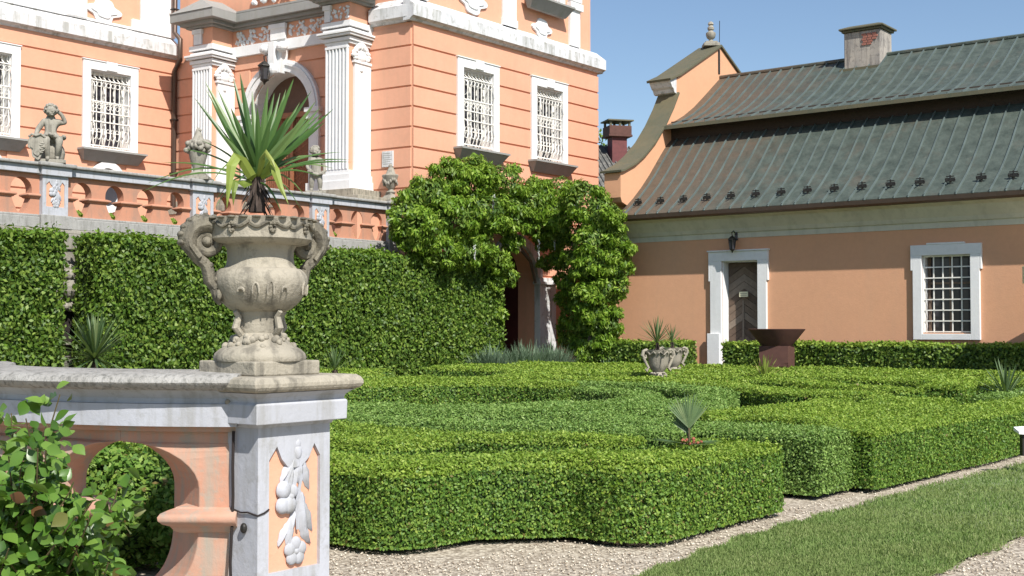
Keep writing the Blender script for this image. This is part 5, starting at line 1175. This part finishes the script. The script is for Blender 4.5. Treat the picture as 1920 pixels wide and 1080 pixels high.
def cordyline():
    top = Vector((ub.x - .015, ub.y, 1.655)); t = thing('cordyline', 'big sword-leaved cordyline growing in the large carved urn', 'potted plant', tuple(top))
    k = MB(); k.tube([top, top + Vector((.0, 0, .07)), top + Vector((.0, 0, .14))], [.034, .028, .03], 10)
    for i in range(40): a = random.random() * 6.28; z_ = random.uniform(.03, .15); blade(k, top + Vector((.025 * math.cos(a), .025 * math.sin(a), z_)), (math.cos(a), math.sin(a), -.9), random.uniform(.05, .10), .012, .5, 3)
    k.build('trunk', 'trunk_dark', t)
    c = top + Vector((0, 0, .13)); Yc = c.y
    def tip(px, py, dy): p = at(px, py, Yc + dy); return p
    b = MB(); o_ = MB(); f_ = MB()
    def lf(mb, px, py, dy, w, sag=0.0, bend=0):
        e = tip(px, py, dy); d = e - c; L = d.length; s = d.cross(Vector((0, -1, .15))); s = s.normalized() if s.length > 1e-3 else Vector((1, 0, 0)); seg = 8; rings = []; st_ = c + Vector((random.uniform(-.012, .012), random.uniform(-.012, .012), random.uniform(-.02, .02)))
        for i in range(seg + 1):
            u_ = i / seg; p_ = st_.lerp(e, u_) + Vector((0, 0, sag * math.sin(math.pi * u_))) + s * bend * math.sin(math.pi * u_)
            ww = w * .38 * max(.03, (.55 + 1.1 * u_ - 1.62 * u_ ** 2.6)); n_ = s.cross(d).normalized(); rings.append([tuple(p_ - s * ww), tuple(p_ + n_ * ww * .35), tuple(p_ + s * ww)])
        mb.loft(rings, False, close=False)
    for a in ((548, 148, .0, .034), (534, 165, .08, .03), (500, 160, -.04, .036), (512, 172, .05, .034), (523, 172, .1, .03), (470, 168, .06, .034), (447, 135, -.02, .038), (434, 142, .05, .034), (460, 185, .0, .03), (548, 145, -.05, .036),
              (381, 150, .0, .034), (395, 190, -.06, .038), (362, 182, .05, .03), (383, 166, .08, .026), (400, 200, .1, .036), (430, 200, -.1, .04), (480, 200, -.1, .042), (508, 210, -.12, .042), (540, 215, -.1, .04),
              (582, 168, .04, .028), (590, 188, -.04, .036), (598, 200, .06, .03), (624, 202, .0, .028), (607, 228, -.06, .036), (580, 215, .08, .03), (602, 210, .12, .03), (560, 230, -.12, .04), (415, 250, -.12, .04), (450, 240, -.14, .044), (476, 240, .12, .04), (525, 245, .13, .04), (440, 220, .12, .036), (560, 190, .1, .03), (405, 165, .1, .028)):
        lf(b, *a, sag=random.uniform(-.0, .01))
    b.build('upright_leaves', 'yucca', t)
    for a in ((300, 304, .05, .012, .03), (270, 345, .08, .012, .05), (340, 278, .12, .012, .03), (262, 360, -.05, .012, .06), (375, 262, .1, .012, .02), (392, 348, -.1, .012, .09), (655, 298, .05, .014, .03), (660, 303, -.02, .014, .025), (640, 284, .1, .012, .03),
              (600, 330, -.1, .012, .03), (625, 315, .1, .014, .04), (400, 380, .1, .01, .05), (430, 372, -.1, .012, .06), (398, 395, -.08, .01, .06), (575, 372, .1, .012, .05), (565, 395, .06, .01, .06), (528, 400, -.14, .014, .04), (455, 392, .1, .01, .03), (548, 300, .14, .02, .03), (570, 312, .14, .018, .04), (585, 290, .14, .016, .03)):
        lf(f_, *a[:4], sag=a[4])
    f_.build('drooping_leaves', 'yucca', t)
    def bent(p, w):
        pts = [c] + [at(x, y, Yc + dy) for x, y, dy in p]; n_ = len(pts); rings = []
        for i, q in enumerate(pts):
            d = (pts[min(i + 1, n_ - 1)] - pts[max(i - 1, 0)]).normalized(); s = d.cross(Vector((0, -1, .0))).normalized(); ww = w * .5 * (1 if 0 < i < n_ - 2 else .6 if i < n_ - 1 else .04); rings.append([tuple(q - s * ww), tuple(q + Vector((0, -.004, 0))), tuple(q + s * ww)])
        o_.loft(rings, False, close=False)
    bent([(470, 330, -.05), (452, 300, -.09), (442, 292, -.12), (432, 310, -.14), (428, 345, -.15), (424, 390, -.15)], .04)
    bent([(500, 320, -.06), (505, 300, -.1), (515, 320, -.14), (525, 350, -.15), (540, 383, -.16)], .034)
    bent([(455, 345, -.05), (440, 340, -.1), (437, 360, -.12), (436, 385, -.12)], .03)
    bent([(490, 300, -.08), (496, 285, -.12), (508, 300, -.14), (516, 318, -.15)], .028)
    o_.build('folded_leaves', 'yucca_old', t)
cordyline()
def small_urn(px, py_rim, Y, s, label, plabel, ang, nl, L):
    c = at(px, py_rim, Y); base = Vector((c.x, c.y, c.z - .56 * s)); t = thing('carved_pot', label, 'pot', tuple(base), ang, 'carved stone pots in the parterre'); F = WM[t.name]
    b = MB(F); b.lathe([(.13 * s, 0), (.15 * s, .03 * s), (.12 * s, .08 * s), (.10 * s, .14 * s), (.15 * s, .20 * s), (.19 * s, .30 * s), (.20 * s, .40 * s), (.22 * s, .46 * s), (.25 * s, .50 * s), (.27 * s, .56 * s), (.22 * s, .56 * s), (.2 * s, .53 * s), (.02, .53 * s)], n=28); b.build('bowl', 'stone', t, 0, True)
    for k_ in range(2):
        Fh = F @ Matrix.Rotation(math.pi * k_, 4, 'Z'); hb = MB(Fh)
        hb.tube([(.22 * s, 0, .52 * s), (.27 * s, 0, .56 * s), (.33 * s, 0, .54 * s), (.35 * s, 0, .46 * s), (.31 * s, 0, .40 * s), (.27 * s, 0, .42 * s), (.28 * s, 0, .47 * s)], [.03 * s, .035 * s, .035 * s, .035 * s, .03 * s, .022 * s, .014 * s], 8)
        hb.tube([(.33 * s, 0, .42 * s), (.27 * s, 0, .30 * s), (.22 * s, 0, .22 * s), (.26 * s, 0, .16 * s), (.29 * s, 0, .2 * s)], [.03 * s, .028 * s, .03 * s, .026 * s, .015 * s], 8); hb.build('handle', 'stone', t, 0, True)
    b = MB(F)
    for k_ in range(6): a = k_ * 1.047; b.tube([(.255 * s * math.cos(a + u_), .255 * s * math.sin(a + u_), (.50 + .03 * math.sin(u_ * 12)) * s) for u_ in np.linspace(0, .8, 8)], .016 * s, 6)
    for k_ in range(14): a = k_ * .45; b.ell((.145 * s * math.cos(a), .145 * s * math.sin(a), (.06 + .08 * random.random()) * s), (.03 * s, .03 * s, .02 * s), 7, 5)
    b.build('carving', 'stone', t, 0, True)
    sword_plant('cordyline', tuple(base + Vector((-.02, 0, .53 * s))), .13, nl, L, .022, 'palm', plabel, 'potted plant', -20, 85, .2, tr=.03)
small_urn(1234, 656, 18.6, .78, 'grey carved stone pot nearest the parterre centre, in front of its twin', 'spiky cordyline in the nearer of the two carved pots', 205, 46, .40)
small_urn(1262, 652, 22.6, .82, 'sunlit cream carved stone pot partly hidden behind its grey twin', 'smaller spiky cordyline in the farther carved pot', 20, 30, .32)

# ------------------------------------------------------------------ fire bowl
c = at(1456, 618, 23.2); fb = thing('fire_bowl', 'rust-brown steel fire bowl with a wide flat rim on a box stand, before the outbuilding', 'fire bowl', (c.x, c.y, 0), -25); F_ = WM[fb.name]
b = MB(F_); b.lathe([(.28, .84), (.52, 1.14), (.525, 1.15), (.505, 1.155), (.44, 1.10), (.02, 1.0)], n=36); b.build('bowl', 'rust', fb, 0, True)
b = MB(F_); s = .27
b.box(-s, s, -s, -s + .01, .5, .84); b.box(-s, -s + .01, -s + .01, s, 0, .84); b.box(-s + .01, s, s - .01, s, 0, .84)
b.box(-s, .06, -s, -s + .01, 0, .5); b.box(s - .03, s, -s, -s + .03, 0, .5); b.box(.06, s, -s, -s + .02, .46, .54); b.box(.06, s, -s, -s + .02, .22, .3)
b.box(s - .01, s, -s + .01, s - .01, 0, .84); b.build('stand', 'rust', fb, .003)
# parasol with cream canopy at the right edge
pa = Vector((9.48, 20.7, 0)); ps = thing('parasol', 'cream parasol corner poking in at the right edge before the orange wall', 'parasol', tuple(pa), 10); F_ = WM[ps.name]
b = MB(F_); n = 8; top = (0, 0, 2.5); ring = [(.95 * math.cos(2 * math.pi * i / n + math.pi), .95 * math.sin(2 * math.pi * i / n + math.pi), 2.22) for i in range(n)]; low = [(x, y, 1.93) for x, y, z in ring]
b.add([top] + ring, [(0, i + 1, (i + 1) % n + 1) for i in range(n)]); b.add(ring + low, [(i, (i + 1) % n, (i + 1) % n + n, i + n) for i in range(n)]); cp = b.build('canopy', 'cream', ps); md = cp.modifiers.new('Solid', 'SOLIDIFY'); md.thickness = .012
b = MB(F_); b.tube([(0, 0, 0), (0, 0, 2.55)], .025, 8); b.box(-.3, .3, -.3, .3, 0, .06)
for x, y, z in ring: b.tube([(0, 0, 2.47), (x, y, 2.2)], .01, 4)
b.build('pole', 'wood', ps)
# small garden spotlight
c = at(1921, 808, 10.2); sl_ = thing('garden_spotlight', 'small white-topped garden spotlight on a stake at the right edge of the gravel', 'spotlight', (c.x, c.y, 0)); F_ = WM[sl_.name]
b = MB(F_); b.add([(-.07, -.03, c.z - .02), (.09, -.03, c.z - .03), (.09, .08, c.z), (-.07, .08, c.z + .0), (-.07, -.03, c.z), (.09, -.03, c.z + .01), (.09, .08, c.z + .04), (-.07, .08, c.z + .03)], [(3, 2, 1, 0), (4, 5, 6, 7), (0, 1, 5, 4), (1, 2, 6, 5), (2, 3, 7, 6), (3, 0, 4, 7)]); b.build('lamp_head', 'whitebit', sl_)
b = MB(F_); b.box(-.03, .06, .0, .06, c.z - .2, c.z - .03); b.tube([(.02, .03, 0), (.02, .03, c.z - .2)], .012, 6); b.build('stake', 'iron', sl_)

# ------------------------------------------------------------------ foreground balustrade with pier
fbz = thing('balustrade', 'near weathered balustrade with white post and grey stone rail under the big urn', 'balustrade', tuple(FG @ Vector((0, 0, 0))), 51.95)
w = .37
post(FG, 0, w, 0, w, 0.12, .83, fbz, 1.0)
b = MB(FG); b.box(-.05, w + .05, -.05, w + .05, 0, .12); b.build('post_base', 'grey_white', fbz, .012)
b = MB(FG); b.loft([[(-o, -o, z), (w + o, -o, z), (w + o, w + o, z), (-o, w + o, z)] for o, z in ((.006, .815), (.012, .828), (.048, .831), (.050, .905), (.040, .915), (.045, .93), (.062, .945), (.075, .950))]); b.build('post_cap', 'grey_white', fbz, .003)
b = MB(FG); b.loft([[(-o, -o, z), (w + o, -o, z), (w + o, w + o, z), (-o, w + o, z)] for o, z in ((.070, .951), (.088, .958), (.096, .972), (.096, .985), (.088, 1.0), (.075, 1.009), (.06, 1.01))]); b.build('cap_slab', 'stone', fbz, .004)
FR = I4; RC = 1.75
def rwarp(v):   # straight rail (x negative to the left, y inwards) bent into its curve
    a = -v.x / RC; r_ = RC - v.y; return Vector((-1.06 - r_ * math.sin(a), 4.80 + RC - r_ * math.cos(a), v.z))
def rail_piece(prof, x0, x1, name, m, bev=.004, endround=False):
    # prof: (y, z) outline ; gently curved towards the left
    b = MB(FR, rwarp); rings = []; xs = list(np.linspace(x1, x0, 30))
    for i, x in enumerate(xs):
        cv = .045 * (x / 1.2) ** 2; k = 1.0
        if endround: k = min(1, .45 + 4.5 * (x1 - x)) if x1 - x < .12 else 1
        rings.append([(x + (0.0), y + cv * .0 + .0, z) if not endround else (x, y * 1.0 + 0, .985 + (z - .985) * k) for y, z in prof])
    b.loft(rings); return b.build(name, m, fbz, bev, True)
rail_piece([(-.085, .958), (-.112, .970), (-.122, .988), (-.112, 1.006), (-.085, 1.018), (.25, 1.026), (.29, 1.018), (.30, .998), (.29, .975), (.27, .958)], -2.4, .025, 'rail_slab', 'rail_stone', 0)
rail_piece([(-.035, .905), (-.03, .925), (-.045, .945), (-.06, .957), (.26, .957), (.25, .94), (.24, .905)], -2.4, .015, 'rail_moulding', 'grey_white', 0)
rail_piece([(-.045, .818), (-.048, .904), (.25, .904), (.25, .818)], -2.4, .012, 'rail', 'grey_white', 0)
rail_piece([(.0, .795), (-.0, .817), (.2, .817), (.2, .795)], -2.4, .012, 'rail_bed', 'peach_dirty', 0)
per = .96
for j in range(3):
    xc = .0 - j * per
    baluster_mesh(FR, xc, per, .333, .10, .752, .57, .02, .20, .08, .795, None, .02 if j == 0 else None, rwarp, .19).build('baluster', 'peach_dirty', fbz, .004)
    ledge_mesh(FR, xc - .225, xc + (.01 if j == 0 else .225), .02, .20, .405, .505, .055, 1, 0 if j == 0 else 1, rwarp).build('ledge', 'peach_dirty', fbz, 0, True)
rail_piece([(-.04, 0), (-.04, .10), (.24, .10), (.24, 0)], -2.4, .012, 'plinth', 'grey_white')
b = MB(FG); b.ell((-.008, .07, .435), (.012, .016, .02), 10, 8); b.build('iron_bolt', 'iron', fbz)
b = MB(FG); b.tube([(-.006, .13, .50), (-.006, .09, .492), (-.006, .05, .496), (-.003, -.003, .487), (.03, -.003, .494), (.055, -.002, .505)], .0035, 4)
b.tube([(-.012, .128, .80), (-.016, .126, .66), (-.012, .128, .55), (-.016, .126, .47), (-.03, .12, .30), (-.02, .12, .10)], .006, 5); b.build('crack', 'dark', fbz)
# mortar lump in the joint
b = MB(FG)
for i in range(22): b.ell((-.03 + random.uniform(-.012, .012), .135 + random.uniform(-.02, .02), .90 + random.uniform(-.05, .10)), [random.uniform(.008, .016)] * 3, 7, 5)
b.build('mortar_joint', 'stone', fbz)

# ------------------------------------------------------------------ rose bush
def leafy(centers, dirs, L, wr=.62):
    """ovate folded leaves, 10 quads each"""
    Vs, Qs = [], []; n = len(centers); prof = [0, .55, .9, 1.0, .8, .42, 0.02]; m = len(prof)
    nn = unit(dirs + rng.normal(0, .75, (n, 3))); d = rng.normal(0, 1, (n, 3)) + np.array([0, 0, .1]); d = unit(d - nn * (d * nn).sum(1, keepdims=True)); s = np.cross(nn, d); LL = L * rng.uniform(.65, 1.2, (n, 1))
    V = np.zeros((n, m, 3, 3))
    for i, p in enumerate(prof):
        u_ = i / (m - 1); mid = centers + d * LL * u_ - nn * LL * .12 * u_ * u_; ww = LL * wr * .5 * p
        V[:, i, 0] = mid - s * ww + nn * ww * .25; V[:, i, 1] = mid; V[:, i, 2] = mid + s * ww + nn * ww * .25
    idx = np.arange(m * 3).reshape(m, 3); q = []
    for i in range(m - 1):
        for j in range(2): q.append((idx[i, j], idx[i, j + 1], idx[i + 1, j + 1], idx[i + 1, j]))
    Q = (np.arange(n)[:, None, None] * m * 3 + np.array(q)[None]).reshape(-1, 4); return V.reshape(-1, 3), Q
rb_ = thing('rose_bush', 'leafy rose bush with glossy green leaves in front of the near balustrade', 'rose bush', (-1.45, 3.8, 0))
b = MB(); cs = []; ds = []
for i in range(52):
    bx_, by_ = -1.45 + random.uniform(-.4, .3), 3.95 + random.uniform(-.2, .2); px = random.uniform(-80, 236) if i % 3 else random.uniform(30, 225); hh = 1.2 + (612 - np.interp(px, [-90, 0, 60, 130, 180, 215, 262], [760, 765, 742, 745, 770, 810, 900]) - random.random() ** .8 * 330) / 2338 * 3.7
    tipp = Vector(((px - 960) / 2338 * 3.8, 3.78 + random.uniform(-.2, .24), hh)); mid = Vector(((bx_ + tipp.x) / 2 + random.uniform(-.06, .06), (by_ + tipp.y) / 2, tipp.z * .55))
    pts = [Vector((bx_, by_, 0)), mid, tipp]; b.tube(pts, [.007, .005, .002], 5)
    for k_ in range(52):
        u_ = .30 + .70 * random.random(); q = mid.lerp(tipp, (u_ - .3) / .7) if u_ > .3 else pts[0].lerp(mid, u_ / .3); a = random.random() * 6.28
        o_ = Vector((math.cos(a), math.sin(a), random.uniform(-.3, .5))) * random.uniform(.015, .085); cs.append(q + o_); ds.append(Vector((0.1, -.45, .8)) + o_ * 4)
b.build('stems', 'stem', rb_)
V, Q = leafy(np.array([tuple(c_) for c_ in cs]), unit(np.array([tuple(d_) for d_ in ds])), .052, .7)
qmesh('foliage', V, Q, np.zeros(len(Q)), ['rose'], rb_)
# shaded shrub behind the near balustrade
sh = thing('shrub', 'rounded yellow-green shrub seen through the opening of the near balustrade', 'shrub', (-1.95, 6.3, 0))
V1, Q1 = cloud([((-1.95, 6.3, .30), (.38, .3, .32)), ((-1.6, 6.2, .2), (.2, .2, .2)), ((-2.4, 6.5, .35), (.4, .35, .32)), ((-2.9, 6.9, .35), (.45, .35, .35))], 7000, .035, .6)
qmesh('foliage', V1, Q1, np.ones(len(Q1)), ['core', 'box_side'], sh)
b = MB(); 
for i in range(12): a = random.random() * 6.28; b.tube([(-1.95, 6.3, 0), (-1.95 + .25 * math.cos(a), 6.3 + .2 * math.sin(a), .4)], .01, 5)
b.ell((-1.95, 6.3, .27), (.30, .23, .25)); b.ell((-2.4, 6.5, .3), (.32, .27, .26)); b.ell((-2.9, 6.9, .3), (.36, .27, .28)); b.build('branches', 'core', sh)
for o in bpy.data.objects:
    if '_m' in o: del o['_m']
